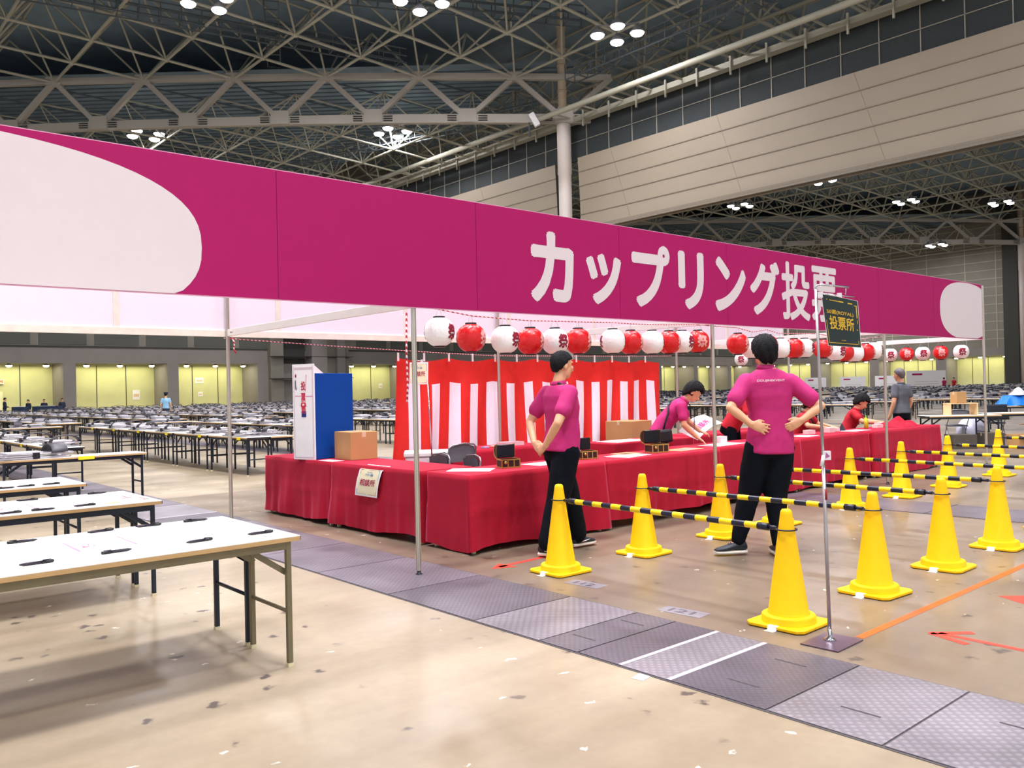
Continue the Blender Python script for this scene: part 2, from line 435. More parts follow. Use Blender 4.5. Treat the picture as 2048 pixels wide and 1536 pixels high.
struct(mb.build('ceiling', [deck, deck_rib]))

def zup(i): i = min(max(i,-1),9); return 23.55 + .38*i - .025*i*i
def zlow(t): t = min(max(t,-1),9); return 20.45 + .35*t - .03*t*t
def truss(idx, ox):
    mb = MB(); up = []; lo = []
    for t in range(-1, 12):
        up.append(Vector((39.9+ox-4.8*t, 44.9+4.8*t, zup(t)+.05))); lo.append(Vector((42.3+ox-4.8*t, 42.5+4.8*t, zlow(t))))
    for i in range(1, len(lo)):
        mb.bar(lo[i-1], lo[i], .42, .62, 0); mb.bar(up[i-1], up[i], .34, .42, 0)
        mb.bar(lo[i], up[i], .34, .34, 0); mb.bar(lo[i], up[i-1], .34, .34, 0)
        c = lo[i]; mb.obox(c+Vector((0,0,.18)), (1.3,.66,.95), VIEW_RZ, 0)
        mb.obox(up[i], (1.1,.5,.6), VIEW_RZ, 0)
        for sgn in (-1.1, 1.1):
            q = c + (lo[i]-lo[i-1]).normalized()*sgn
            for zz in (-.16,0,.16): mb.bar(q-(lo[i]-lo[i-1]).normalized()*.32+Vector((-.2,-.2,zz)), q+(lo[i]-lo[i-1]).normalized()*.32+Vector((-.2,-.2,zz)), .1, .05, 1)
    return struct(mb.build('trim_%d' % idx, [M('girder_paint', (172,166,156), 0.5, var=0.05, scale=0.3), joint_m]))
truss(6, 0); truss(7, 90)
def frames(idx, ox, xlo, xhi, ylo, yhi, wide):
    mb = MB(); s = 4.8
    X0 = 39.9 + ox; Y0 = 44.9
    def low(i, j): return Vector((X0 - s*i, Y0 + s*j, zup(i)))
    def top(i, j): return Vector((X0 - s*i - s/2, Y0 + s*j - s/2, zup(i) + 3.3))
    def ok(v): return xlo < v.x < xhi and ylo < v.y < yhi and v.x + v.y < 85.2 + ox
    w = wide
    for i in range(-10, 22):
        for j in range(-14, 13):
            p0 = low(i, j)
            if not ok(p0): continue
            for q in (low(i+1, j), low(i, j-1)):
                if ok(q): mb.cyl(p0, q, w, n=6, cap=False)
            for q in (top(i,j), top(i-1,j), top(i,j+1), top(i-1,j+1)):
                if xlo < q.x < xhi: mb.cyl(p0, q, w*.8, n=5, cap=False)
            t0 = top(i, j)
            for q in (top(i+1,j), top(i,j-1)):
                if xlo < q.x < xhi and xlo < t0.x < xhi: mb.cyl(t0, q, w*.8, n=5, cap=False)
            mb.ball(p0, w*1.7, 8)
    # beyond the diagonal girder the frame hangs lower
    def low2(i, j): return Vector((42.3 + ox - 4.8*i, 42.5 + 4.8*j, zlow(i)))
    def top2(i, j): return Vector((42.3 + ox - 4.8*i + 2.4, 42.5 + 4.8*j + 2.4, zlow(i) + 3.1))
    for i in range(-1, 14):
        for j in range(0, 14):
            if j < i or i-j < -9: continue
            p0 = low2(i, j)
            if not (xlo < p0.x < xhi and p0.y < yhi): continue
            for q in (low2(i-1, j), low2(i, j+1)):
                if q.x < xhi and q.y < yhi: mb.cyl(p0, q, w*.8, n=6, cap=False)
            for q in (top2(i,j), top2(i+1,j), top2(i,j-1), top2(i+1,j-1)):
                if xlo < q.x < xhi and q.y < yhi and q.x+q.y > 85+ox: mb.cyl(p0, q, w*.55, n=5, cap=False)
            t0 = top2(i, j)
            for q in (top2(i-1,j), top2(i,j+1)):
                if q.x < xhi and q.y < yhi: mb.cyl(t0, q, w*.7, n=5, cap=False)
    return struct(mb.build('trim_%d' % idx, frame_m))
frames(8, 0, -25, XB-.3, -10, 86, .1)
frames(9, 90, XB+1, 132.5, 5, 86, .12)
# catwalks up in the roof
cw = M('catwalk_steel', (84,94,100), 0.6)
mb = MB()
def catwalk(a, b_):
    a = Vector(a); b_ = Vector(b_); d = (b_-a).normalized(); n = Vector((-d.y, d.x, 0))
    for sgn in (-.45,.45):
        for z in (0, .5, 1.0): mb.bar(a+n*sgn+Vector((0,0,z)), b_+n*sgn+Vector((0,0,z)), .06, .08)
    L = (b_-a).length; k = 0.0
    while k < L:
        q = a+d*k
        mb.bar(q-n*.45, q+n*.45, .06, .06)
        for sgn in (-.45,.45): mb.bar(q+n*sgn, q+n*sgn+Vector((0,0,1)), .05, .05)
        k += 1.2
catwalk((-10,59,24.6),(34,50,24.6)); catwalk((15,50,25),(40,38,25)); catwalk((30,84,21.5),(42,45,21.5)); catwalk((40.5,40,22),(40.5,5,22)); catwalk((22,46,25.4),(30,62,25.4))
struct(mb.build('trim_10', cw))

# ------------------------------------------------------------------ ceiling luminaires (four lamps on a cross frame, each with its real light)
lamp_glass = M('lamp_glass', (255,250,255), 0.4, emit=(255,246,252), estr=26.0)
lamp_glass.cycles.emission_sampling = 'NONE'
lamp_body = M('lamp_housing', (150,150,150), 0.4, 0.5)
def luminaire(loc, label, power):
    t = thing('ceiling_light', label, 'ceiling light', loc, VIEW_RZ+rnd.uniform(-.25,.25), 'four lamp luminaires in the hall roof')
    mb = MB(); mb.bar((-1.3,0,.55),(1.3,0,.55),.08,.08); mb.bar((0,-1.3,.55),(0,1.3,.55),.08,.08); mb.bar((0,0,.55),(0,0,1.75),.08,.08)
    mb.build('frame', lamp_body, t)
    for dx, dy in ((1.15,0),(-1.15,0),(0,1.15),(0,-1.15)):
        q = MB(); q.lathe([(.08,.5),(.2,.35),(.42,.06),(.44,0),(.41,0)], (dx,dy,0), 14, 0)
        h = q.build('lamp_shade', lamp_body, t)
        q = MB(); q.ball((dx,dy,.0), .4, 14, 0, (1,1,.5)); q.build('lamp', lamp_glass, h)
    la = bpy.data.lights.new('luminaire_light', 'AREA'); la.shape = 'DISK'; la.size = 2.6; la.energy = power; la.color = (1.0, .975, 1.0)
    lo = bpy.data.objects.new('luminaire_light', la); COL.objects.link(lo); lo.parent = t; lo.location = (0,0,-.12)
    return t
for (x, y, z, lab, pw) in (
    (18.0,45.2,22.9,'dazzling four lamp roof light at the top edge, left of the middle of the truss',1.5),
    (27.2,38.2,22.9,'roof light at the top edge above the bare stretch of magenta banner',1.5),
    (37.3,32.9,22.0,'four round lamps just right of the tall column',.55),
    (22.2,68.5,22.0,'roof light hanging under the girder above the left end of the banner',1.0),
    (37.2,56.5,22.0,'four round lamps under the girder, left of the tall column',1.0),
    (38.0,72.1,21.4,'roof light just clearing the banner edge, left of the tall column',1.0)):
    luminaire((x,y,z), lab, LAMP_W*pw)
for (x, y, z, lab, pw) in (
    (84.2,56.2,22.0,'roof light beyond the bulkhead above the banner lettering',1.2),
    (80.7,44.3,22.0,'roof light just beneath the bulkhead edge in the second hall',1.2),
    (98.2,43.5,22.0,'bright roof light in the second hall, left of the one near the right edge',1.2),
    (108.6,37.1,22.0,'roof light in the second hall nearest the right edge',1.2),
    (118.0,68.5,20.0,'roof light under the second girder, touching the banner above the dark sign',1.0),
    (123.5,50.6,20.4,'roof light under the second girder near its right end',.6),
    (128.0,66.5,19.0,'smallest roof light low over the banner edge, right of the lettering',1.0)):
    luminaire((x,y,z), lab, LAMP_W*pw)
# the hall's other luminaires, above and beside the camera
for x, y, pw in ((3,6,2.0),(12,5,1.5),(5,-5,1.5),(-6,4,1.1),(4,17,1.4),(14,18,1.4),(24,10,1.2),(4,30,1.2),(-6,52,.8),(-8,-12,1.2),(12,-14,1.1)):
    luminaire((x,y,22.9), 'roof light above the picture, out of frame', LAMP_W*pw)
# lamps in the lit niches of the side wall and the end wall
nl = M('niche_lamp_glass', (255,250,225), 0.4, emit=(255,250,226), estr=22.0); nl.cycles.emission_sampling = 'NONE'
def niche_lamps(pts, area_at, sx, sy, n, horiz):
    for q in pts:
        mb = MB(); mb.lathe([(.12,.16),(.26,.05),(.3,0)], (0,0,0), 12, 1); mb.ball((0,0,-.02), .26, 10, 0, (1,1,.55))
        o = mb.build('downlight', [nl, lamp_body], None, q)
        tag(o, 'small round downlight in the lit recess of the hall wall', 'downlight', 'downlights in the wall recesses')
    la = bpy.data.lights.new('recess_light', 'AREA'); la.shape = 'RECTANGLE'; la.size = sx; la.size_y = sy; la.energy = NICHE_W; la.color = (1.0,.97,.62)
    lo = bpy.data.objects.new('recess_light', la); COL.objects.link(lo); lo.location = area_at
for a, b_ in openings:
    if b_ < 8: continue
    c = (a+b_)/2
    niche_lamps([(a+(b_-a)*k, YW+.9, 4.68) for k in (.14,.5,.86)], (c, YW+2.2, 4.7), 7.5, 2.6, 3, True)
for a, b_ in openY:
    if b_ < 30: continue
    c = (a+b_)/2
    niche_lamps([(XW+.9, a+(b_-a)*k, 4.7) for k in (.12,.5,.88)], (XW+2.2, c, 4.75), 2.6, 8.0, 3, False)
# ------------------------------------------------------------------ booth frame: octagonal aluminium posts and beams
post_slot = M('post_slot', (120,112,100), 0.5, 0.5)
BX = [3.87, 7.85, 11.92, 15.54]; FY = 5.637; BY = 9.32
def octo(mb, z0, z1, r=.021):
    rings = []
    for z in (z0, z1):
        rg = []
        for k in range(8):
            for da, rr in ((-.28,1),(-.1,1),(-.1,.72),(.1,.72),(.1,1),(.28,1)):
                a = k*PI/4 + da*PI/4*1.6
                rg.append(Vector((r*rr*math.cos(a), r*rr*math.sin(a), z)))
        rings.append(rg)
    mb.loft(rings, 0, True, False)
def post(x, y, label, top=3.05):
    t = thing('booth_post', label, 'booth post', (x,y,0), 0, 'aluminium posts of the voting booth')
    m1 = MB(); octo(m1, .035, top); m1.build('pole', alu, t)
    m2 = MB(); m2.lathe([(.026,0),(.028,.008),(.016,.014),(.014,.04)], n=16); m2.build('levelling_foot', black_plastic, t)
post(BX[0], FY, 'front booth post rising beside the hanging consultation sign, nearest the camera')
post(BX[1], FY, 'front booth post between the two swags of lanterns')
post(BX[2], FY, 'third front booth post, standing before the red counter near its far end')
post(BX[3], FY, 'front corner post under the right end of the magenta banner')
post(BX[0], BY, 'back corner post on the left, seen past the near trestle tables')
post(BX[1], BY, 'back booth post standing in front of the red and white curtain')
post(BX[2], BY, 'third back booth post, behind the lanterns')
post(BX[3], BY, 'back corner post at the far right end of the booth')
beam_m = M('beam_white', (240,238,236), 0.4, 0.1, var=0.02)
def beam(a, b_, label):
    t = thing('booth_beam', label, 'booth beam', a, 0, 'white beams across the voting booth')
    d = Vector(b_) - Vector(a); n = d.normalized()
    m1 = MB(); m1.bar(n*.025, d-n*.025, .03, .075); m1.build('rail', beam_m, t, bevel=.003)
    for e in (n*.12, n*.16, d-n*.12, d-n*.16):
        m2 = MB(); s_ = Vector((n.y,-n.x,0))*.0155; m2.cyl(e+s_, e+s_*1.25, .007, n=8); m2.cyl(e-s_, e-s_*1.25, .007, n=8); m2.build('lock_screw', black_plastic, t)
for x, w_ in zip(BX, ('at the left end of the booth', 'over the second bay of lanterns', 'above the middle of the red counter', 'at the right end, carrying five lanterns')):
    beam((x,FY,2.17), (x,BY,2.17), 'white beam running front to back ' + w_)

# headers
magenta = M('magenta_print', (172,22,98), 0.6, var=0.02, spec=.2)
print_white = M('print_white', (226,214,218), 0.5, var=0.01)
hb = thing('header_banner', 'long magenta header board with white lettering along the front of the booth', 'banner', (0,0,0))
xs = [-.9,.9,2.7,4.5,6.3,8.1,9.9,11.7,13.5,15.4]
for a, b_ in zip(xs[:-1], xs[1:]):
    m1 = MB(); m1.box(a+.0025, 5.600, 2.135, b_-.0025, 5.614, 3.05); m1.build('panel', magenta, hb)
m1 = MB(); m1.box(xs[0], 5.602, 2.128, xs[-1], 5.6145, 2.137); m1.box(xs[0], 5.602, 3.048, xs[-1], 5.6145, 3.056); m1.build('edge_rail', M('banner_rail', (226,170,196), 0.4, 0.3), hb)
FR = lambda u, v: (u, 5.5985, v)
for ch, a, b_, z0, z1 in (('カ',5.11,5.665,2.245,2.895),('ッ',5.825,6.325,2.26,2.755),('プ',6.48,7.085,2.265,2.915),('リ',7.22,7.67,2.275,2.9),('ン',7.865,8.465,2.28,2.895),('グ',8.545,9.175,2.27,2.92),('投',9.215,9.87,2.235,2.95),('票',9.905,10.545,2.24,2.95)):
    m1 = MB(); put_text(m1, ch, FR, a, z0, b_, z1, 0.024 if ch in '投票' else 0.04); m1.build('letter', print_white, hb)
# plain pale rounded fields at both ends of the print
def blob(cx, cz, a, b_, n, x0, x1, z0, z1):
    P = []
    for k in range(72):
        t = 2*PI*k/72; c, s_ = math.cos(t), math.sin(t)
        u = cx + a*math.copysign(abs(c)**(2/n), c); v = cz + b_*math.copysign(abs(s_)**(2/n), s_)
        P.append((min(max(u,x0),x1), min(max(v,z0),z1)))
    m1 = MB(); m1.prism(P, lambda u,v,w_: (u, 5.5985-w_, v), .0008); return m1.build('pale_field', print_white, hb)
blob(.45, 2.45, 1.71, .58, 2.5, -.9, 2.3, 2.136, 3.049)
blob(14.75, 2.58, 1.02, .46, 2.5, 13.4, 15.398, 2.14, 3.04)
wb = thing('header_board', 'white back header board seen from inside under the magenta banner', 'header board', (0,0,0))
lav = M('white_header_panel', (236,226,240), 0.5, var=0.01)
for a, b_ in zip(xs[:-1], xs[1:]):
    m1 = MB(); m1.box(a+.004, 9.365, 2.2, b_-.004, 9.38, 3.05); m1.build('panel', lav, wb)
    m1 = MB(); m1.box(b_-.03, 9.355, 2.2, b_+.03, 9.365, 3.05); m1.build('joint_strip', M('joint_strip', (230,222,214), 0.5), wb)
m1 = MB(); m1.box(xs[0], 9.345, 2.13, 15.54, 9.39, 2.2); m1.build('bottom_rail', M('cream_rail', (238,228,216), 0.45), wb)

# ------------------------------------------------------------------ twisted ropes
def rope_material():
    m = bpy.data.materials.new('red_white_rope'); m.use_nodes = True
    nt = m.node_tree; b = nt.nodes['Principled BSDF']
    tc = nt.nodes.new('ShaderNodeTexCoord'); wv = nt.nodes.new('ShaderNodeTexWave')
    wv.wave_type = 'BANDS'; wv.bands_direction = 'DIAGONAL'; wv.inputs['Scale'].default_value = 14
    nt.links.new(tc.outputs['Object'], wv.inputs['Vector'])
    r = nt.nodes.new('ShaderNodeValToRGB'); r.color_ramp.interpolation = 'CONSTANT'
    r.color_ramp.elements[0].color = lin((190,30,60))+(1,); r.color_ramp.elements[1].position = .55; r.color_ramp.elements[1].color = lin((240,220,226))+(1,)
    nt.links.new(wv.outputs['Fac'], r.inputs['Fac']); nt.links.new(r.outputs['Color'], b.inputs['Base Color']); b.inputs['Roughness'].default_value = .8
    return m
rope_m = rope_material()
def sag(a, b_, s_, n=24):
    a = Vector(a); b_ = Vector(b_)
    return [a.lerp(b_, k/n) - Vector((0,0,s_*4*(k/n)*(1-k/n))) for k in range(n+1)]
def rope(path, label, r=.006):
    m1 = MB(); m1.tube(path, r, 6); return tag(m1.build('rope', rope_m), label, 'rope', 'red and white ropes of the booth')
rope(sag((3.87,9.43,2.12),(7.85,9.43,1.955),.01)+sag((7.85,9.43,1.955),(11.92,9.43,1.99),.005)[1:], 'long red and white rope the striped curtain is clipped to')
rope([(3.83,5.675,2.1),(3.825,5.68,1.8),(3.83,5.68,1.5),(3.82,5.68,1.38)], 'loose red and white rope end hanging down beside the nearest post', .008)
rope([(3.905,9.29,2.12),(3.93,9.28,2.06),(3.92,9.28,1.98),(3.95,9.28,1.94)], 'knotted rope end on the left back post', .008)

# ------------------------------------------------------------------ paper lanterns
lw = M('lantern_paper_white', (252,248,250), 0.6, var=0.01, bump=0.25, bscale=30, sss=0.0, emit=(255,244,246), estr=0.0)
lr = M('lantern_paper_red', (216,18,26), 0.28, var=0.05, bump=0.35, bscale=26)
ink_red = M('lantern_ink_crimson', (150,6,50), 0.5)
ink_pink = M('lantern_ink_pink', (240,170,168), 0.5)
rib_m = M('lantern_hoop', (200,200,205), 0.3, 0.5)
def make_lantern(red):
    t = thing('paper_lantern', 'x', 'lantern')
    mb = MB(); prof = []
    for k in range(33):
        z = -1 + 2*k/32; rr = math.sqrt(max(0.0, 1-(abs(z)**2.3)*.86))
        wob = 1 - .012*(k % 2)
        prof.append((.126*rr*wob, .118*z))
    mb.lathe(prof, n=32); body = mb.build('shade', lr if red else lw, t)
    for z, nm in ((.118,'top_ring'),(-.118,'bottom_ring')):
        m1 = MB(); m1.lathe([(.047,z-.011),(.05,z-.008),(.05,z+.012),(.044,z+.013),(.044,z-.01)], n=20); m1.build(nm, black_plastic, t)
    m1 = MB(); m1.tube([(.046*math.cos(a),0,.125+.065*math.sin(a)) for a in [PI*k/10 for k in range(11)]], .0016, 5); m1.build('wire_handle', rib_m, t)
    vs, fs, asp = glyphs('祭', .045)
    for rot in (0, PI):
        m1 = MB(); P = []
        for iv, (a, b_) in enumerate(vs):
            lon = (a-.5)*.98 + rot; z = (b_-.5)*.135; k = z/.118
            rr = .126*math.sqrt(max(0, 1-(abs(k)**2.3)*.86)) + .0014 + .00015*(iv*9//len(vs))
            P.append((rr*math.sin(lon), -rr*math.cos(lon), z))
        m1.add(P, fs); m1.build('festival_character', ink_pink if red else ink_red, body)
    return t
LW0 = make_lantern(False); LR0 = make_lantern(True); first = {0: True, 1: True}
def lantern(x, y, z, red, rz, label):
    src = LR0 if red else LW0
    if first[red]:
        first[red] = False; src.location = (x,y,z); src.rotation_euler = (0,0,rz); src['label'] = label; src['group'] = 'festival lanterns under the banner'; return src
    return dup(src, (x,y,z), rz, label, 'festival lanterns under the banner')
ordn = ['first','second','third','fourth','fifth','sixth','seventh','eighth','ninth','tenth','eleventh','twelfth']
row1 = [(4.197,1.955,0,1.15),(4.546,1.915,1,1.2),(4.903,1.905,0,.95),(5.22,1.898,1,1.25),(5.55,1.905,0,.6),(5.823,1.909,1,1.2),(6.334,1.92,0,1.62),(6.62,1.916,1,1.25),(6.92,1.921,0,1.5),(7.217,1.927,1,1.2),(7.47,1.938,0,.8),(7.70,1.945,1,.1)]
for k, (x, z, red, off) in enumerate(row1):
    lantern(x, 5.74+.02*math.sin(k*2.1), z, red, VIEW_RZ+.15+off*.9, '%s lantern, %s in the swag nearest the camera, left of the second front post' % ('red' if red else 'white', ordn[k]))
row2 = [(8.486,1.934,1,1.2),(8.80,1.892,0,1.6),(9.10,1.93,1,1.3),(9.35,1.894,0,1.6),(9.72,1.90,1,1.3),(9.98,1.909,0,1.15),(10.38,1.906,1,1.15),(10.72,1.875,0,.75),(11.0,1.866,1,1.7),(11.27,1.861,0,1.7),(11.53,1.872,1,1.3),(11.79,1.898,0,1.5)]
for k, (x, z, red, off) in enumerate(row2):
    lantern(x, 5.74+.02*math.sin(k*1.7), z, red, VIEW_RZ-.1+off*.9, '%s lantern, %s in the farther swag, right of the second front post' % ('red' if red else 'white', ordn[k]))
def hang(row, y, a, b_, label):
    rope([a]+[(q[0], y+.0, q[1]+.189) for q in row]+[b_], label, .005)
hang(row1, 5.742, (3.9,5.66,2.15), (7.84,5.665,2.12), 'red and white rope carrying the lanterns of the nearest bay')
hang(row2, 5.742, (7.87,5.665,2.12), (11.92,5.665,2.1), 'red and white rope carrying the lanterns of the second bay')
for k, (y, z, red) in enumerate(((7.243,1.985,0),(6.941,1.99,1),(6.656,1.995,0),(6.345,1.998,1),(6.002,1.995,0))):
    lantern(15.54, y, 1.944, red, VIEW_RZ-.3, '%s lantern facing the camera, %s of the five on the right end beam' % ('red' if red else 'white', ordn[k]))
for x, y, red in ((14.7,9.2,1),(14.0,9.2,0)):
    lantern(x, y+.2, 1.944, red, VIEW_RZ-.3, '%s lantern low on the back rail, half hidden behind the front swag' % ('red' if red else 'white'))

# ------------------------------------------------------------------ red and white striped curtain
cr = M('curtain_red', (226,34,26), 0.7, var=0.05, bump=0.15, bscale=60)
cwht = M('curtain_white', (246,236,250), 0.7, var=0.02, bump=0.1, bscale=60)
t = thing('striped_curtain', 'red and white vertically striped ceremonial curtain hung along the back of the booth', 'curtain', (6.2,9.45,0))
x0, x1, zt, zb = 6.2, 11.62, 1.93, .06
def cur(u, v):
    x = u*(x1-x0); k = x/.83
    scal = .05*abs(math.sin(PI*k)) * (1-v)
    z = zt - .012 - scal*.9 - v*(zt-zb)
    y = .035*math.sin(x*9.2+v*1.2)*(.35+v) + .02*math.sin(x*21+v*2)*v
    return (x - .12*v*(u < .02) + .03*math.sin(v*3+x*2), y, z)
mb = MB(); nu, nv = 240, 40
vs = [cur(i/nu, j/nv) for j in range(nv+1) for i in range(nu+1)]
mb.v = vs
for j in range(nv):
    for i in range(nu):
        xw = (i+.5)/nu*(x1-x0); v = (j+.5)/nv
        ph = ((xw - .16) % .352)
        white = v > .165 and ph < .17
        mb.f.append([j*(nu+1)+i, j*(nu+1)+i+1, (j+1)*(nu+1)+i+1, (j+1)*(nu+1)+i]); mb.m.append(1 if white else 0); mb.sm.append(True)
mb.build('cloth', [cr, cwht], t, fix=False)
k = 0
while k*.415 < x1-x0-.05:
    m1 = MB(); m1.box(k*.415-.014, -.05, zt-.06, k*.415+.014, -.042, zt+.05); m1.build('clip', M('curtain_tape', (250,240,240), 0.5), t); k += 1

# ------------------------------------------------------------------ folding trestle tables
top_white = M('laminate_white', (246,243,236), 0.35, var=0.015)
edge_tan = M('table_edge_tan', (196,160,110), 0.5)
leg_olive = M('table_steel_olive', (120,112,88), 0.42, 0.3)
leg_navy = M('table_steel_dark', (26,36,50), 0.42, 0.3)
leg_brown = M('table_steel_brown', (112,92,74), 0.45, 0.3)
foot_m = M('table_foot_cream', (222,214,176), 0.5)
tag_yellow = M('yellow_tag', (250,226,20), 0.6)
def table(name, label, L, W, H=.7, legm=None, group=None, taps=False, detail=True):
    """origin: middle of the table on the floor, long side along x"""
    legm = legm or leg_olive
    t = thing(name, label, 'table', (0,0,0), 0, group)
    a, b_ = L/2, W/2
    mb = MB(); mb.box(-a,-b_,H-.006,a,b_,H,0); mb.box(-a,-b_,H-.028,a,b_,H-.006,1)
    for sx in (-1,1): mb.box(sx*a-(.001 if sx > 0 else .004),-b_-.001,H-.026,sx*a+(.004 if sx > 0 else .001),b_+.001,H-.004,2)
    mb.build('tabletop', [top_white, edge_tan, legm], t, bevel=.002)
    mb = MB(); ii, jj = a-.06, b_-.03
    for sy in (-1,1): mb.box(-ii, sy*jj-.012, H-.07, ii, sy*jj+.012, H-.028)
    for sx in (-1,1): mb.box(sx*ii-.012, -jj, H-.06, sx*ii+.012, jj, H-.03)
    mb.build('apron', legm, t)
    for sx in (-1,1):
        lx = sx*(a-.06)
        for sy in (-1,1):
            mb = MB(); mb.box(lx-.014, sy*jj-.014, .012, lx+.014, sy*jj+.014, H-.028); lg = mb.build('leg', legm, t, bevel=.003)
            m1 = MB(); m1.box(lx-.0155, sy*jj-.0155, 0, lx+.0155, sy*jj+.0155, .02); m1.build('foot_cap', foot_m, lg)
            mb = MB(); mb.bar((lx, sy*jj*.86, H-.2), (lx-sx*.2, sy*jj*.86, H-.06), .012, .03); mb.bar((lx-sx*.2, sy*jj*.86, H-.06),(lx-sx*.42, sy*jj*.86, H-.04), .012, .028); mb.build('folding_stay', legm, t)
        mb = MB(); mb.cyl((lx, -jj, H*.42), (lx, jj, H*.42), .011, n=10); mb.build('crossbar', legm, t)
    return t
def simple_table_mesh(L, W, H, legm):
    mb = MB(); a, b_ = L/2, W/2; j = b_-.03; i = a-.06
    mb.box(-a,-b_,H-.006,a,b_,H,0); mb.box(-a,-b_,H-.028,a,b_,H-.006,1); mb.box(-i,-j,H-.07,i,j,H-.028,2)
    for sx in (-1,1):
        for sy in (-1,1): mb.box(sx*i-.014,sy*j-.014,0,sx*i+.014,sy*j+.014,H-.03,2)
        mb.box(sx*i-.011,-j,H*.42-.011,sx*i+.011,j,H*.42+.011,2)
        for sy in (-1,1): mb.bar((sx*i,sy*j,H-.2),(sx*(i-.3),sy*j,H-.05),.012,.03,2)
    return mb
# three pairs pushed back to back in the left foreground
for k, (yc, x1_, wds) in enumerate(((4.765,2.14,'nearest the camera'),(6.93,2.16,'second from the camera'),(8.83,2.13,'third from the camera'))):
    W_ = .525 if k == 0 else .46
    for s_, nm in ((-1,'near'),(1,'far')):
        q = table('folding_table', 'white topped folding table, %s half of the pair %s' % (nm, wds), 1.8, W_, .7, leg_olive if (k == 0 and s_ < 0) else leg_navy, 'paired tables in the left foreground')
        q.location = (x1_-.9, yc + s_*(W_/2+.003), 0)
# felt pens lying on them
pen_m = M('felt_pen_black', (30,22,40), 0.35); pen_clip = M('felt_pen_cap', (14,14,22), 0.3)
def make_pen():
    t = thing('felt_pen', 'x', 'pen')
    mb = MB(); mb.tube([(-.07,0,.0075),(-.062,0,.0075),(-.05,0,.0075),(.03,0,.0075)], [.003,.005,.0075,.0075], 10); mb.build('barrel', pen_m, t)
    mb = MB(); mb.tube([(.026,0,.0078),(.068,0,.0078),(.074,0,.0078)], [.0082,.0082,.006], 10); c = mb.build('cap', pen_clip, t)
    mb = MB(); mb.box(.028,-.002,.016,.062,.002,.0185); mb.build('clip', pen_clip, c)
    return t
pen0 = None
pens = [((.997,5.176),'back edge of the nearest table pair, leftmost'),((.908,4.434),'front edge of the nearest table pair, leftmost'),((1.398,5.222),'back edge of the nearest table pair, second from left'),((1.27,4.464),'front edge of the nearest table pair, beside the pink lines'),((1.66,5.218),'back edge of the nearest table pair, third from left'),((1.671,4.447),'front edge of the nearest table pair, third from left'),((1.937,5.2),'back edge of the nearest table pair, rightmost'),((2.004,4.44),'front right corner of the nearest table pair'),
        ((1.19,6.565),'front edge of the second table pair, leftmost'),((1.397,6.57),'front edge of the second table pair, middle'),((1.66,6.58),'front edge of the second table pair, rightmost'),((1.441,7.3),'back edge of the second table pair, left'),((1.95,7.34),'back edge of the second table pair, right'),
        ((1.669,8.5),'front edge of the third table pair, middle'),((1.873,8.51),'front edge of the third table pair, rightmost'),((1.508,8.46),'front edge of the third table pair, leftmost')]
for k, ((x, y), wh) in enumerate(pens):
    if pen0 is None: pen0 = make_pen(); o = pen0
    else: o = dup(pen0)
    o.location = (x, y, .7005); o.rotation_euler = (0,0,rnd.uniform(-.12,.12)+(0 if k % 3 else PI)); o['label'] = 'black felt pen on the ' + wh; o['group'] = 'felt pens on the foreground tables'
pink_ink = M('pink_marker', (246,120,170), 0.6)
def pink_sheet(x0_, y0_, w_, d_, label):
    t = thing('table_marking', label, 'table marking', (x0_, y0_, .7002), 0)
    mb = MB(); mb.box(0,0,0,w_,d_,.0006); mb.build('sheet', white_sheet, t)
    mb = MB(); mb.box(0,0,.0006,.012,d_,.001); mb.box(w_-.012,0,.0006,w_,d_,.001); mb.box(0,0,.0006,w_,.002,.001); mb.build('pink_border', pink_ink, t)
    mb = MB(); put_text(mb, 'この上に', lambda u,v: (u, v, .001), .03, d_*.5, .13, d_*.62, .02); put_text(mb, '記入', lambda u,v: (u, v, .001), .045, d_*.28, .125, d_*.45, .02); mb.build('pink_lettering', pink_ink, t)
pink_sheet(1.14, 4.63, .283, .35, 'white sheet with pink side lines and pink lettering on the nearest table pair')
pink_sheet(1.12, 6.72, .27, .34, 'white sheet with pink side lines on the second table pair')
for (x, y, c_, lab) in ((2.09,6.66,(232,90,80),'small white wrapper with red print at the corner of the second table pair'),(2.02,6.86,(230,100,90),'crumpled white and red slip near the end of the second table pair')):
    t = thing('paper_slip', lab, 'paper', (x,y,.7005), .4)
    mb = MB(); mb.grid(lambda u,v: (u*.09-.045, v*.06-.03, .004+.012*math.sin(u*5)*v), 6, 4); mb.build('slip', white_sheet, t)
    mb = MB(); mb.grid(lambda u,v: (u*.03-.02, v*.05-.025, .0055+.012*math.sin((.28+u/3)*5)*v), 4, 4); mb.build('print', M('slip_red', c_, 0.6), t)
t = thing('paper_slip', 'flat yellow slip on the front edge of the second table pair', 'paper', (1.86,6.6,.7005), .1)
mb = MB(); mb.box(-.04,-.02,0,.04,.02,.001); mb.build('slip', tag_yellow, t)

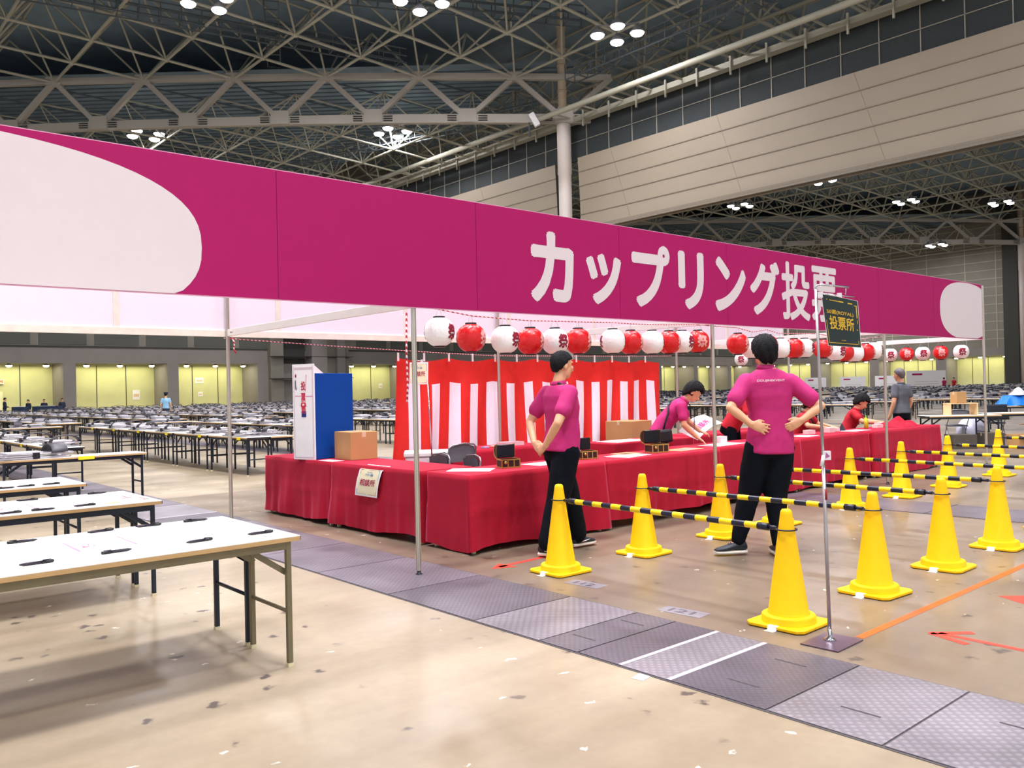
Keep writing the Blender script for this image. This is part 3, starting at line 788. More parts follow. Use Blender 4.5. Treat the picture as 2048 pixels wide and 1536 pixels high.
# ------------------------------------------------------------------ red counter: folding tables under red cloths
red_cloth = M('red_tablecloth', (172,14,44), 0.8, var=0.06, scale=3, bump=0.22, bscale=140, spec=.25)
_b = red_cloth.node_tree.nodes['Principled BSDF']; _b.inputs['Sheen Weight'].default_value = .35; _b.inputs['Sheen Roughness'].default_value = .4; _b.inputs['Sheen Tint'].default_value = lin((255,120,160))+(1,)
def cloth(x0, x1, y0, y1, label, seed, zh=.05, group='red tablecloths of the voting counter', ztop=.705, flare=.05, ends=''):
    r_ = random.Random(seed); ph = [r_.uniform(0,6) for _ in range(5)]
    mb = MB(); x0 -= .012; x1 += .012; y0 -= .012; y1 += .012
    def P(s_):                                  # perimeter position with rounded corners -> point and outward normal
        per = [(x0,y0,0,-1,x1-x0),(x1,y0,1,0,y1-y0),(x1,y1,0,1,x1-x0),(x0,y1,-1,0,y1-y0)]
        dirs = [(1,0),(0,1),(-1,0),(0,-1)]
        for (px, py, nx, ny, ln), (dx, dy) in zip(per, dirs):
            if s_ <= ln:
                e = min(s_, ln-s_)
                f = max(0, 1-e/.09); k = .7*f*f
                tx, ty = (-dx, -dy) if s_ < ln/2 else (dx, dy)
                v = Vector((nx+tx*k, ny+ty*k, 0)).normalized()
                return Vector((px+dx*s_, py+dy*s_, 0)), v, f
            s_ -= ln
        return Vector((x0,y0,0)), Vector((-1,-1,0)).normalized(), 1
    tot = 2*(x1-x0+y1-y0); n = int(tot/.03); nr = 14
    rows = []
    for j in range(nr+1):
        v = j/nr; row = []
        for i in range(n):
            s_ = tot*i/n; q, nn, f = P(s_)
            fold = .018*math.sin(s_*7.3+ph[0]) + .012*math.sin(s_*15+ph[1]+v*2) + .008*math.sin(s_*31+ph[2])
            crease = .011*math.exp(-((v-.52-.03*math.sin(s_*1.7+ph[3]))/.035)**2) + .009*math.sin(v*7+s_*5+ph[3])*math.sin(s_*1.3+ph[4]) + .006*math.exp(-(((s_*1.1+ph[0]) % 1.0-.5)/.02)**2)
            o = flare*v*(.35+.4*f) + v**1.2*max(fold,-.012) + v*crease
            if (abs(nn.x) > .75 and 'x' in ends) or (abs(nn.y) > .75 and 'y' in ends): o *= .12
            hem = zh + .02*math.sin(s_*2.1+ph[4]) + .012*math.sin(s_*5+ph[1])
            z = ztop + (max(.012,hem) - ztop)*v
            row.append(q + nn*max(o, 0.0) + Vector((0,0,z)))
        rows.append(row)
    vs = [p_ for rw in rows for p_ in rw]
    fs = [(j*n+i, j*n+(i+1) % n, (j+1)*n+(i+1) % n, (j+1)*n+i) for j in range(nr) for i in range(n)]
    fs.append(list(range(n)))
    mb.add(vs, fs, 0, True); mb.sm[-1] = False
    o = mb.build('tablecloth', red_cloth)
    return tag(o, label, 'tablecloth', group)
def counter(x0, x1, y0, y1, label, seed, along_x, **kw):
    q = table('folding_table', 'table under the ' + label, (x1-x0 if along_x else y1-y0), (y1-y0 if along_x else x1-x0), .7, leg_navy, 'folding tables under the red cloths')
    q.location = ((x0+x1)/2, (y0+y1)/2, 0); q.rotation_euler = (0,0,0 if along_x else PI/2)
    cloth(x0, x1, y0, y1, label, seed, ends='x' if along_x else 'y', **kw)
counter(4.65, 5.28, 8.45, 10.08, 'red tablecloth under the ballot box at the left end of the counter', 3, False)
counter(4.65, 5.25, 6.70, 8.40, 'red tablecloth carrying the hanging consultation sheet', 5, False)
counter(4.66, 6.42, 5.98, 6.60, 'red tablecloth at the counter corner behind the nearest cone', 8, True, zh=.03)
counter(6.47, 8.42, 5.99, 6.60, 'red tablecloth with raised hem, behind the second cone', 11, True, zh=.1)
counter(8.46, 10.45, 6.14, 6.76, 'red tablecloth behind the person with hands on hips', 14, True)
counter(10.5, 12.5, 6.2, 6.82, 'red tablecloth right of the person with hands on hips', 17, True)
counter(12.56, 14.92, 6.15, 6.80, 'red tablecloth at the far right end of the counter', 21, True, zh=.03)
counter(6.35, 8.05, 8.45, 9.05, 'red tablecloth of the inner table in front of the striped curtain', 24, True, group='red tablecloths of the inner tables')
counter(8.48, 10.2, 7.72, 8.3, 'short red tablecloth of the inner table behind the bending person', 27, True, zh=.42, group='red tablecloths of the inner tables')
counter(10.5, 12.3, 7.9, 8.5, 'red tablecloth of the inner table behind the seated staff', 30, True, group='red tablecloths of the inner tables')
counter(12.5, 14.3, 7.9, 8.5, 'red tablecloth of the inner table near the right end', 33, True, group='red tablecloths of the inner tables')

# ------------------------------------------------------------------ cones and bars
cone_y = M('cone_yellow', (255,198,0), 0.5, var=0.03, spec=.3)
tape_w = M('white_tape', (250,246,240), 0.5)
bar_y = M('bar_yellow', (252,214,10), 0.35); bar_k = M('bar_black', (20,24,44), 0.35)
def make_cone():
    t = thing('traffic_cone', 'x', 'traffic cone')
    mb = MB(); mb.lathe([(.128,.062),(.124,.075),(.118,.085),(.036,.665),(.033,.685),(.024,.697),(.004,.70)], n=32); mb.build('body', cone_y, t)
    mb = MB(); h = .19; c = .035
    P = [(-h+c,-h),(h-c,-h),(h,-h+c),(h,h-c),(h-c,h),(-h+c,h),(-h,h-c),(-h,-h+c)]
    mb.prism(P, lambda u,v,w_: (u,v,w_+.004), .02)
    mb.lathe([(.165,.022),(.162,.03),(.158,.062),(.15,.068),(.125,.07)], n=32); b_ = mb.build('base', cone_y, t, bevel=.005)
    mb = MB(); mb.box(-h-.04,-.03,.0008,-h+.04,.03,.0016); mb.box(-h-.003,-.03,.0008,-h-.001,.03,.024); mb.box(-h-.003,-.03,.0241,-h+.05,.03,.0252); mb.build('tape', tape_w, b_)
    return t
cone0 = None
XA = [4.7226,5.7385,6.8904,7.8761,9.42,10.73,12.13,13.96]; XC = [4.6376,5.7352,6.8625,8.0033,9.3,10.6,12.0,13.8]
YA, YC = 4.894, 2.824
near = ['in front of the standing person with hands behind the back','second in the row along the red counter','third along the red counter, left of the person with hands on hips','mostly hidden behind the legs of the person with hands on hips','right of the person with hands on hips, fifth along the counter','sixth in the row along the counter','seventh in the row along the counter','farthest in the row along the counter']
out = ['nearest the camera, beside the sign stand','second in the outer row, right of the sign stand','third in the outer row','fourth in the outer row, cut by the right picture edge','fifth in the outer row, outside the picture','sixth in the outer row, outside the picture','seventh in the outer row, outside the picture','eighth in the outer row, outside the picture']
for X_, Y_, nm in ((XA, YA, near), (XC, YC, out)):
    for k, x in enumerate(X_):
        if cone0 is None: cone0 = make_cone(); o = cone0
        else: o = dup(cone0)
        o.location = (x, Y_, 0); o.rotation_euler = (0,0,rnd.uniform(-.06,.06)); o['label'] = 'yellow traffic cone, ' + nm[k]; o['group'] = 'yellow cones of the queue lanes'
def cone_bar(xa, xb, label):
    t = thing('cone_bar', label, 'cone bar', (0,0,0), 0, 'striped bars between the cones')
    z = .575; A = Vector((xa,YA,z)); B = Vector((xb,YC,z)); d = (B-A).normalized()
    ra = .054
    a = A + d*(ra+.012); b_ = B - d*(ra+.012); L = (b_-a).length
    mb = MB(); n = 17; e = .13
    for k in range(n):
        mb.cyl(a+d*(e+(L-2*e)*k/n), a+d*(e+(L-2*e)*(k+1)/n), .0205, n=14, mi=0 if k % 2 == 0 else 1, cap=False)
    mb.build('striped_tube', [bar_y, bar_k], t)
    for p_, s_, c in ((a,1,A),(b_,-1,B)):
        mb = MB(); mb.cyl(p_, p_+d*s_*.07, .013, n=12); mb.cyl(p_+d*s_*.06, p_+d*s_*(e+.005), .023, n=14); mb.build('end_grip', bar_k, t)
        mb = MB(); mb.tube([c+Vector(((ra+.007)*math.cos(q*PI/10), (ra+.007)*math.sin(q*PI/10), 0)) for q in range(20)], .005, 6, closed=True); mb.build('loop', bar_k, t)
bl = ['nearest the camera','second from the camera','third from the camera','fourth from the camera','fifth from the camera','sixth from the camera','seventh from the camera','farthest from the camera']
for k in range(8): cone_bar(XA[k], XC[k], 'yellow and black striped bar hooked between two cones, ' + bl[k])

# ------------------------------------------------------------------ floor tape
tape_o = M('orange_tape', (250,88,20), 0.45); tape_r = M('red_tape', (238,62,46), 0.45)
def floor_tape(name, polys, m, label):
    mb = MB()
    for P in polys: mb.prism(P, lambda u,v,w_: (u,v,.0008+w_), .0007)
    return tag(mb.build(name, m), label, 'floor tape')
def strip(a, b_, w_):
    a = Vector(a); b_ = Vector(b_); n = (b_-a).normalized(); n = Vector((-n.y, n.x))*w_/2
    return [tuple(a-n), tuple(b_-n), tuple(b_+n), tuple(a+n)]
floor_tape('floor_tape', [strip((4.66,2.39),(10.5,2.44),.05)], tape_o, 'long straight orange tape line on the floor from the sign stand to the right')
floor_tape('floor_arrow', [strip((5.06,2.115),(5.02,1.0),.045), strip((5.03,2.15),(4.95,1.92),.05), strip((5.02,2.15),(5.2,1.98),.05)], tape_r, 'red tape arrow on the floor right of the sign stand')
floor_tape('floor_arrow', [[(6.2,2.2),(6.05,1.95),(6.42,1.98)], strip((6.25,2.0),(6.3,1.2),.05)], tape_r, 'red tape arrow head cut off by the right picture edge')
floor_tape('floor_arrow', [strip((4.5,5.39),(5.1,5.43),.05), [(4.41,5.38),(4.6,5.29),(4.58,5.5)]], tape_r, 'red tape arrow on the floor beside the nearest inner cone')
pm = M('painted_floor_plate', (132,126,134), 0.5, 0.1)
for x, y, rz_, lab, tx in ((4.55,4.45,.1,'grey painted marker on the concrete left of the nearest inner cone','112'),(4.42,3.45,.1,'grey painted marker on the concrete beside the pit covers','121')):
    t = thing('floor_marker', lab, 'floor marker', (x,y,0), -PI/2+rz_)
    mb = MB(); mb.box(-.16,-.07,.0006,.16,.07,.0014); mb.build('plate', pm, t)
    mb = MB(); put_text(mb, tx, lambda u,v: (u,v,.0018), -.1, -.04, .08, .04, .02); mb.build('stencil', M('marker_ink', (92,84,92), 0.6), t)
for x, y, lab in ((3.28,2.83,'short grey tape piece at the near edge of the pit covers'),):
    mb = MB(); mb.obox((x,y,.0012),(.1,.07,.0008),.2); tag(mb.build('floor_tape', M('grey_tape', (190,184,196), .5)), lab, 'floor tape')
# ------------------------------------------------------------------ ballot box and the things on the counter
navy = M('ink_navy', (10,24,110), 0.5); ink_r = M('ink_red', (206,40,70), 0.5); ink_dr = M('ink_dark_red', (150,10,60), 0.5); ink_p = M('ink_pale_pink', (216,150,184), 0.6); ink_k = M('ink_black', (30,30,36), 0.5)
blue_board = M('blue_board', (0,66,152), 0.6, var=0.02, spec=.2)
carton_m = M('cardboard', (188,144,94), 0.75, var=0.05, scale=4); carton_d = M('cardboard_edge', (160,112,72), 0.75)
clear_tape = M('packing_tape', (214,190,160), 0.25)
t = thing('ballot_box', 'tall blue ballot box with a white printed front panel on the red counter', 'ballot box', (4.685,8.86,.706), PI/2+.26)
# local: x runs along the front (to the far end), -y... front faces +y after rotation; front panel at y=0..-.012
W_, H_, D_ = .335, 1.105, .62
FP = lambda u, v: (W_-u, .0135, v)       # reads correctly from the front
mb = MB(); mb.box(-.012,0,0,W_+.012,.012,H_); fp = mb.build('front_panel', white_sheet, t)
mb = MB(); mb.box(0,-D_,0,W_,-.001,H_-.11); mb.build('box_body', blue_board, t, bevel=.006)
mb = MB(); mb.add([(.01,-.002,H_-.11),(.01,-.16,H_-.11),(.01,-.002,H_-.005),(.016,-.002,H_-.11),(.016,-.16,H_-.11),(.016,-.002,H_-.005)],[(0,1,2),(3,5,4),(0,2,5,3),(1,4,5,2),(0,3,4,1)]); mb.build('brace', white_sheet, t)
mb = MB()
n = 84
for k in range(n):                        # rope-patterned frame
    v = .02+(H_-.04)*k/n
    for u in (.012,W_-.012): mb.add([FP(u-.007,v),FP(u+.007,v+.008),FP(u+.007,v+.0115),FP(u-.007,v+.0035)],[(0,1,2,3)])
for k in range(26):
    u = .02+(W_-.04)*k/26
    for v in (H_-.06,H_-.045,.022): mb.add([FP(u,v-.007),FP(u+.008,v+.007),FP(u+.0115,v+.007),FP(u+.0035,v-.007)],[(0,1,2,3)])
mb.build('patterned_border', M('border_mauve', (176,96,140), .6), fp)
mb = MB(); 
for k, ch in enumerate('投票箱'): put_text(mb, ch, FP, .13, .80-.135*k, .205, .905-.135*k, .03)
mb.build('lettering', ink_r, fp)
mb = MB()
for a, b_ in (((.205,.73),(.32,.73)),((.205,.79),(.222,.98)),((.03,.735),(.13,.735))):
    mb.prism(strip(a, b_, .012), lambda u,v,w_: (W_-u,.0128+w_*.5,v), .0006)
mb.build('decorative_cord', ink_p, fp)
mb = MB(); mb.prism([(.13,.66),(.205,.66),(.215,.615),(.1675,.585),(.12,.615)], lambda u,v,w_: (W_-u,.0128+w_,v), .0006); em = mb.build('arrow_mark', ink_r, fp)
mb = MB(); mb.prism([(.153,.645),(.182,.645),(.184,.622),(.1675,.61),(.151,.622)], lambda u,v,w_: (W_-u,.0135+w_,v), .0006); mb.build('arrow_centre', white_sheet, em)
mb = MB(); mb.box(W_-.21,.0125,.49,W_-.135,.0145,.56); mb.build('slot', navy, fp)
mb = MB(); mb.prism([(.045,1.0),(.03,.97),(.045,.94),(.06,.97)], lambda u,v,w_: (W_-u,.0128+w_,v), .0006); mb.build('fold_ornament', ink_dr, fp)
mb = MB(); put_text(mb, 'のし', FP, .03, .80, .06, .935, .04); mb.build('ornament_lettering', ink_k, fp)

def carton(name, label, loc, sx, sy, sz, rz, flaps=False, group=None, mats=None):
    t = thing(name, label, 'box', loc, rz, group)
    a, b_ = sx/2, sy/2; mm = mats or carton_m
    mb = MB(); 
    if flaps: 
        mb.box(-a,-b_,0,a,b_,.01); mb.box(-a,-b_,.01,-a+.008,b_,sz); mb.box(a-.008,-b_,.01,a,b_,sz); mb.box(-a+.008,-b_,.01,a-.008,-b_+.008,sz); mb.box(-a+.008,b_-.008,.01,a-.008,b_,sz)
    else: mb.box(-a,-b_,0,a,b_,sz)
    mb.build('box_body', mm, t, bevel=.004)
    if flaps:
        for sgn in (-1,1):
            mb = MB(); mb.add([(-a,sgn*b_,sz),(a,sgn*b_,sz),(a,sgn*(b_+sy*.42),sz-.06*sy),(-a,sgn*(b_+sy*.42),sz-.06*sy)]+[(-a,sgn*b_,sz-.006),(a,sgn*b_,sz-.006),(a,sgn*(b_+sy*.42),sz-.06*sy-.006),(-a,sgn*(b_+sy*.42),sz-.06*sy-.006)],[(0,1,2,3),(7,6,5,4),(0,4,5,1),(1,5,6,2),(2,6,7,3),(3,7,4,0)]); mb.build('flap', carton_m, t)
        mb = MB(); mb.add([(a,-b_,sz),(a,b_,sz),(a+sx*.3,b_*.9,sz+.05),(a+sx*.3,-b_*.9,sz+.05)],[(0,1,2,3)]); mb.build('flap', carton_m, t)
    else:
        mb = MB(); mb.box(-a-.001,-.025,sz-.06,-a,.025,sz+.001); mb.box(-a,-.025,sz,a,.025,sz+.0012); mb.box(a,-.025,sz-.06,a+.001,.025,sz+.001); mb.build('packing_tape', clear_tape, t)
        mb = MB(); mb.box(-a,-.0008,sz+.0003,a,.0008,sz+.0016); mb.build('lid_seam', carton_d, t)
    return t
carton('cardboard_box', 'closed brown cardboard box on the red counter against the blue ballot box', (5.07,8.61,.706), .40, .34, .315, PI/2-.05)
def paper(label, loc, sx, sy, rz, n=1, mat_=None, group='papers on the voting counter', prints=None):
    t = thing('paper_sheet' if n == 1 else 'paper_stack', label, 'paper', loc, rz, group)
    h = .0012*max(1,n)
    mb = MB(); mb.box(-sx/2,-sy/2,0,sx/2,sy/2,h); mb.build('sheet' if n == 1 else 'stack', mat_ or white_sheet, t)
    for (x0_, y0_, x1_, y1_, m_) in (prints or []):
        mb = MB(); mb.box(x0_*sx,y0_*sy,h,x1_*sx,y1_*sy,h+.0006); mb.build('print', m_, t)
    return t
orange_ink = M('poster_ochre', (206,160,110), .5); brown_ink = M('poster_brown', (120,70,50), .5); grey_ink = M('poster_grey', (150,140,146), .5)
paper('white sheet lying flat under the edge of the ballot box', (4.74,8.60,.7058), .16, .3, .05)
paper('long white sheet at the counter corner left of the nearest treasure chest', (5.0,6.38,.7058), .30, .42, .7)
paper('white sheet right of the nearest treasure chest', (5.95,6.3,.7058), .55, .28, .05)
paper('white sheet fanned out right of the standing person on the left', (7.1,6.25,.7058), .5, .32, .2)
paper('ochre printed flyer next to the second treasure chest', (7.3,6.45,.7072), .32, .24, .1, 1, orange_ink, prints=[(-.4,-.3,.1,.2,brown_ink)])
paper('ochre flyer partly covered by white sheets under the bending person', (8.15,6.3,.7058), .5, .26, .1, 1, orange_ink, prints=[(-.3,-.3,.4,.1,grey_ink)])
paper('white sheet with dark printed corner left of the third booth post', (9.1,6.42,.7058), .7, .3, .1, 1, prints=[(-.48,-.1,-.2,.4,grey_ink)])
paper('white sheet behind the person with hands on hips', (10.0,6.4,.7058), .45, .28, .1)
paper('white sheet lying right of the person with hands on hips', (11.1,6.45,.7058), .4, .3, .1)
paper('white sheet in front of the seated person right of the sign stand', (12.7,6.5,.7058), .55, .26, 0)
for (x, y, n, lab) in ((9.35,6.62,70,'tall stack of pale pink slips left of the person with hands on hips'),(11.55,6.62,50,'stack of slips before the dark haired seated person'),(12.1,6.6,60,'stack of white slips right of the dark haired seated person'),(12.35,6.66,45,'lower stack of white slips beside the taller one'),(13.65,6.6,45,'stack of slips near the far end of the counter'),(13.85,6.66,60,'topmost stack of slips at the far end of the counter')):
    paper(lab, (x,y,.7058), .15, .1, rnd.uniform(-.2,.2), n, M('slip_pink', (240,220,222), .7), group='stacks of slips on the counter')
t = thing('table_calendar', 'small dark desk display standing on the counter right of the sign stand', 'desk display', (12.6,6.66,.706), .4)
mb = MB(); mb.add([(-.07,-.05,0),(.07,-.05,0),(.07,0,.11),(-.07,0,.11),(-.07,.05,0),(.07,.05,0)],[(0,1,2,3),(3,2,5,4),(0,3,4),(1,5,2),(0,4,5,1)]); mb.build('board', M('display_dark', (52,58,70), .5), t)
t = thing('drink_bottle', 'small bottle with yellow green cap label on the counter near its far end', 'bottle', (13.3,6.62,.706), 0)
mb = MB(); mb.lathe([(.001,0),(.033,.002),(.034,.12),(.03,.15),(.013,.175),(.013,.19)], n=16); mb.build('body', M('bottle_yellow', (206,224,60), .3), t)
mb = MB(); mb.lathe([(.015,.188),(.015,.208),(.002,.21)], n=14); mb.build('cap', M('cap_green', (120,190,60), .4), t)

# treasure chests
chest_m = M('chest_dark', (40,24,26), 0.45); gold = M('chest_gold', (196,164,90), 0.3, 0.6); lining = M('chest_lining', (20,24,34), 0.9)
def make_chest():
    t = thing('treasure_chest', 'x', 'box')
    w_, d, h = .19, .13, .085
    mb = MB(); mb.box(-w_/2,-d/2,0,w_/2,d/2,.008)
    for x0_, x1_, y0_, y1_ in ((-w_/2,w_/2,-d/2,-d/2+.008),(-w_/2,w_/2,d/2-.008,d/2),(-w_/2,-w_/2+.008,-d/2,d/2),(w_/2-.008,w_/2,-d/2,d/2)): mb.box(x0_,y0_,.008,x1_,y1_,h)
    b_ = mb.build('base', chest_m, t)
    mb = MB()
    for z in (0.001,h-.01): mb.box(-w_/2-.004,-d/2-.004,z,w_/2+.004,-d/2,z+.011); mb.box(-w_/2-.004,d/2,z,w_/2+.004,d/2+.004,z+.011); mb.box(-w_/2-.004,-d/2,z,-w_/2,d/2,z+.011); mb.box(w_/2,-d/2,z,w_/2+.004,d/2,z+.011)
    for x in (-w_/2-.002,-.035,.028,w_/2-.008): mb.box(x,-d/2-.005,0,x+.01,-d/2,h); mb.box(x,d/2,0,x+.01,d/2+.004,h)
    mb.build('brass_bands', gold, b_)
    mb = MB(); mb.ball((-.055,-d/2-.006,h*.62), .016, 10, 0, (1,.5,1)); mb.build('lock', gold, b_)
    # lid swung open, leaning back: half barrel with its hollow towards the front
    mb = MB(); n = 12; rings = []
    for x in (-w_/2, w_/2):
        rings.append([Vector((x, d/2+.012+.075*math.sin(PI*k/n), h+.005+.065*(1-math.cos(PI*k/n)))) for k in range(n+1)])
    mb.loft(rings, 0, True, True); ld = mb.build('lid', chest_m, t)
    mb = MB(); mb.box(-w_/2+.006,d/2+.009,h+.012,w_/2-.006,d/2+.0115,h+.128); mb.build('lining', lining, ld)
    for x in (-w_/2-.003,w_/2-.009):
        mb = MB(); rr = [[Vector((x+dx, d/2+.012+(.075+e)*math.sin(PI*k/n), h+.005+.065-(.065+e)*math.cos(PI*k/n))) for k in range(n+1)] for dx, e in ((0,-.004),(0,.005),(.012,.005),(.012,-.004))]
        mb.loft(rr, 0, False, False, True); mb.build('brass_rim', gold, ld)
    return t
ch0 = make_chest(); ch0.location = (5.38,6.27,.7058); ch0.rotation_euler = (0,0,-.35); ch0['label'] = 'open treasure chest box on the counter corner, nearest the camera'; ch0['group'] = 'treasure chest boxes on the counter'
dup(ch0, (6.55,6.35,.7058), -.25, 'open treasure chest box half hidden behind the standing person on the left', 'treasure chest boxes on the counter')
c2 = dup(ch0, (7.62,6.27,.7058), -.3, 'open treasure chest box in front of the bending person', 'treasure chest boxes on the counter'); c2.scale = (1.15,1.15,1.15)

# consultation sheets
cream_paper = M('sign_cream', (244,236,200), 0.6, var=0.01); sign_blue = M('sign_blue', (70,140,210), .6); sign_red = M('sign_crimson', (176,20,84), .55)
def sheet_art(t, fn, W_, H_):
    """fn(u,v,lift): u 0..1 left to right, v 0..1 bottom to top"""
    mb = MB(); mb.grid(lambda u,v: fn(u,v,0), 8, 10); sh = mb.build('sheet', white_sheet, t, fix=False)
    mb = MB(); mb.grid(lambda u,v: fn(.06+.88*u,.05+.88*v,.0012), 8, 10); mb.build('cream_field', cream_paper, sh, fix=False)
    f2 = lambda u,v: fn(u,v,.0026)
    for s_, a, b_, c, d, wt, m_ in (('相談所',.16,.36,.84,.60,.018,sign_red),('アフター企画',.33,.70,.67,.79,.015,sign_blue),('サークル',.4,.81,.62,.85,.01,sign_blue)):
        mb = MB(); put_text(mb, s_, f2, a, b, c, d, wt) if False else put_text(mb, s_, f2, a, b_, c, d, wt); mb.build('lettering', m_, sh, fix=False)
    mb = MB()
    for q in ([.08,.9,.2,.915],[.08,.76,.095,.915],[.45,.9,.76,.907],[.92,.05,.93,.2],[.6,.075,.9,.083]): mb.add([f2(q[0],q[1]),f2(q[2],q[1]),f2(q[2],q[3]),f2(q[0],q[3])],[(0,1,2,3)])
    mb.build('red_frame_lines', sign_red, sh, fix=False)
    mb = MB()
    for q in ([.84,.9,.93,.912],[.915,.6,.93,.912],[.07,.075,.085,.25],[.07,.075,.5,.083]): mb.add([f2(q[0],q[1]),f2(q[2],q[1]),f2(q[2],q[3]),f2(q[0],q[3])],[(0,1,2,3)])
    mb.build('blue_frame_lines', sign_blue, sh, fix=False)
t = thing('consultation_sheet', 'cream consultation sheet with crimson characters hanging on the red tablecloth', 'sign', (0,0,0))
def hang_fn(u, v, lift):
    y = 7.77-.43*u + (1-v)*.06 ; z = .395+.30*v; x = 4.632 - .045*(1-v) - .016*math.sin(v*3.0) - lift
    if v > .93: x = 4.632 + (v-.93)*1.3 - .004 - lift; z = .6745 + .034*min(1,(v-.93)/.05) + lift
    return (x, y, z)
sheet_art(t, hang_fn, .46, .3)
t = thing('sign_stand', 'slim stand holding a cream consultation sheet behind the nearest booth post', 'sign stand', (5.72,7.98,0), VIEW_RZ)
mb = MB(); mb.cyl((0.0,0,.02),(-.06,0,1.80),.009,n=10); mb.build('pole', steel, t)
mb = MB(); mb.lathe([(.15,0),(.15,.014),(.02,.03),(.012,.06)], n=24); mb.build('base', M('stand_base', (80,76,84), .4, .4), t)
mb = MB(); mb.cyl((-.06,0,1.80),(-.23,0,1.83),.006,n=8); mb.build('arm', steel, t)
mb = MB(); mb.box(-.13,-.012,1.77,-.10,.002,1.83); mb.build('clip', M('clear_clip', (226,220,226), .2), t)
sheet_art(t, lambda u,v,l: (-.255+.215*u-.008*(1-v), -.012-l-.012*math.sin(u*3)*(1-v), 1.545+.255*v), .22, .26)
# dark gold-lettered banner on the stand in front
t = thing('sign_stand', 'chrome stand with a black and gold hanging sign beside the nearest outer cone', 'sign stand', (4.485,2.475,0), VIEW_RZ)
mb = MB(); mb.cyl((0,0,.03),(-.012,0,1.0),.0105,n=12); mb.cyl((-.012,0,.98),(-.03,0,1.99),.0085,n=12); mb.build('pole', M('satin_steel', (176,172,172), .38, .8), t)
mb = MB(); mb.obox((.0,-.03,.004),(.30,.22,.008),.75); mb.build('base_plate', M('stand_plate', (104,86,104), .32, .5), t)
mb = MB(); mb.lathe([(.035,.008),(.03,.016),(.014,.03),(.013,.07)], n=16); mb.build('socket', steel, t)
mb = MB(); mb.tube([(-.03,0,1.96),(-.03,0,2.0),(-.024,0,2.012),(.0,-.0,2.016),(.15,-.02,1.995)],.006,8); mb.cyl((.135,-.017,1.998),(.132,-.016,1.955),.003,n=6); mb.cyl((-.03,0,1.965),(.18,-.02,1.94),.004,n=6); mb.build('arm', steel, t)
mb = MB(); mb.obox((.004,-.012,1.05),(.04,.02,.05)); mb.cyl((-.015,-.015,1.05),(-.03,-.02,.99),.01,n=8); q = mb.build('height_lever', M('lever_white', (236,230,234), .4), t)
mb = MB(); mb.prism([(-.008,1.035),(.018,1.045),(-.004,1.068)], lambda u,v,w_: (u,-.0225-w_,v), .001); mb.build('mauve_mark', M('mauve_mark', (176,90,150), .5), q)
mb = MB(); mb.cyl((-.0055,0,.80),(-.0065,0,.86),.0118,n=12); mb.build('red_band', M('red_band', (150,40,44), .5), t)
for x in (-.012,.09): 
    mb = MB(); mb.obox((x,-.022-.1*max(0,x),1.955-.1*x),(.022,.016,.034)); mb.build('clip', M('clear_clip', (226,220,226), .2), t)
gs_black = M('sign_black_green', (30,46,48), .35, var=.03); gs_gold = M('sign_gold', (226,184,60), .35, .3); gs_edge = M('sign_white_edge', (236,232,220), .5)
def gfn(u, v, l):
    w_ = .195-.02*(1-v)
    return (-.012+.034*(1-v)+w_*u, -.026-.03*u-.012*math.sin(u*PI)*v-l, 1.668+.295*v-.05*u*(.35+.65*v)+.0*(1-v))
mb = MB(); mb.grid(lambda u,v: gfn(u,v,0), 10, 12); sg = mb.build('hanging_sign', gs_edge, t, fix=False)
mb = MB(); mb.grid(lambda u,v: gfn(.015+.97*u,.008+.984*v,.0012), 10, 12); mb.build('dark_field', gs_black, sg, fix=False)
g2 = lambda u,v: gfn(u,v,.0026)
mb = MB()
put_text(mb, '50選(ROYAL)', g2, .09, .62, .83, .72, .02); mb.build('gold_lettering', gs_gold, sg, fix=False)
mb = MB(); put_text(mb, '投票所', g2, .13, .33, .83, .60, .022); mb.build('gold_lettering', gs_gold, sg, fix=False)
mb = MB(); put_text(mb, '投票', g2, .42, .115, .55, .135, .0); mb.build('small_print', gs_gold, sg, fix=False)
mb = MB()
for q in ([.2,.895,.45,.91],[.45,.89,.82,.915],[.87,.87,.95,.885],[.92,.62,.945,.885],[.925,.5,.94,.58],[.05,.06,.9,.072],[.05,.06,.062,.5],[.92,.06,.935,.14],[.9,.36,.93,.38],[.12,.9,.14,.92]): mb.add([g2(q[0],q[1]),g2(q[2],q[1]),g2(q[2],q[3]),g2(q[0],q[3])],[(0,1,2,3)])
mb.build('gold_frame', gs_gold, sg, fix=False)

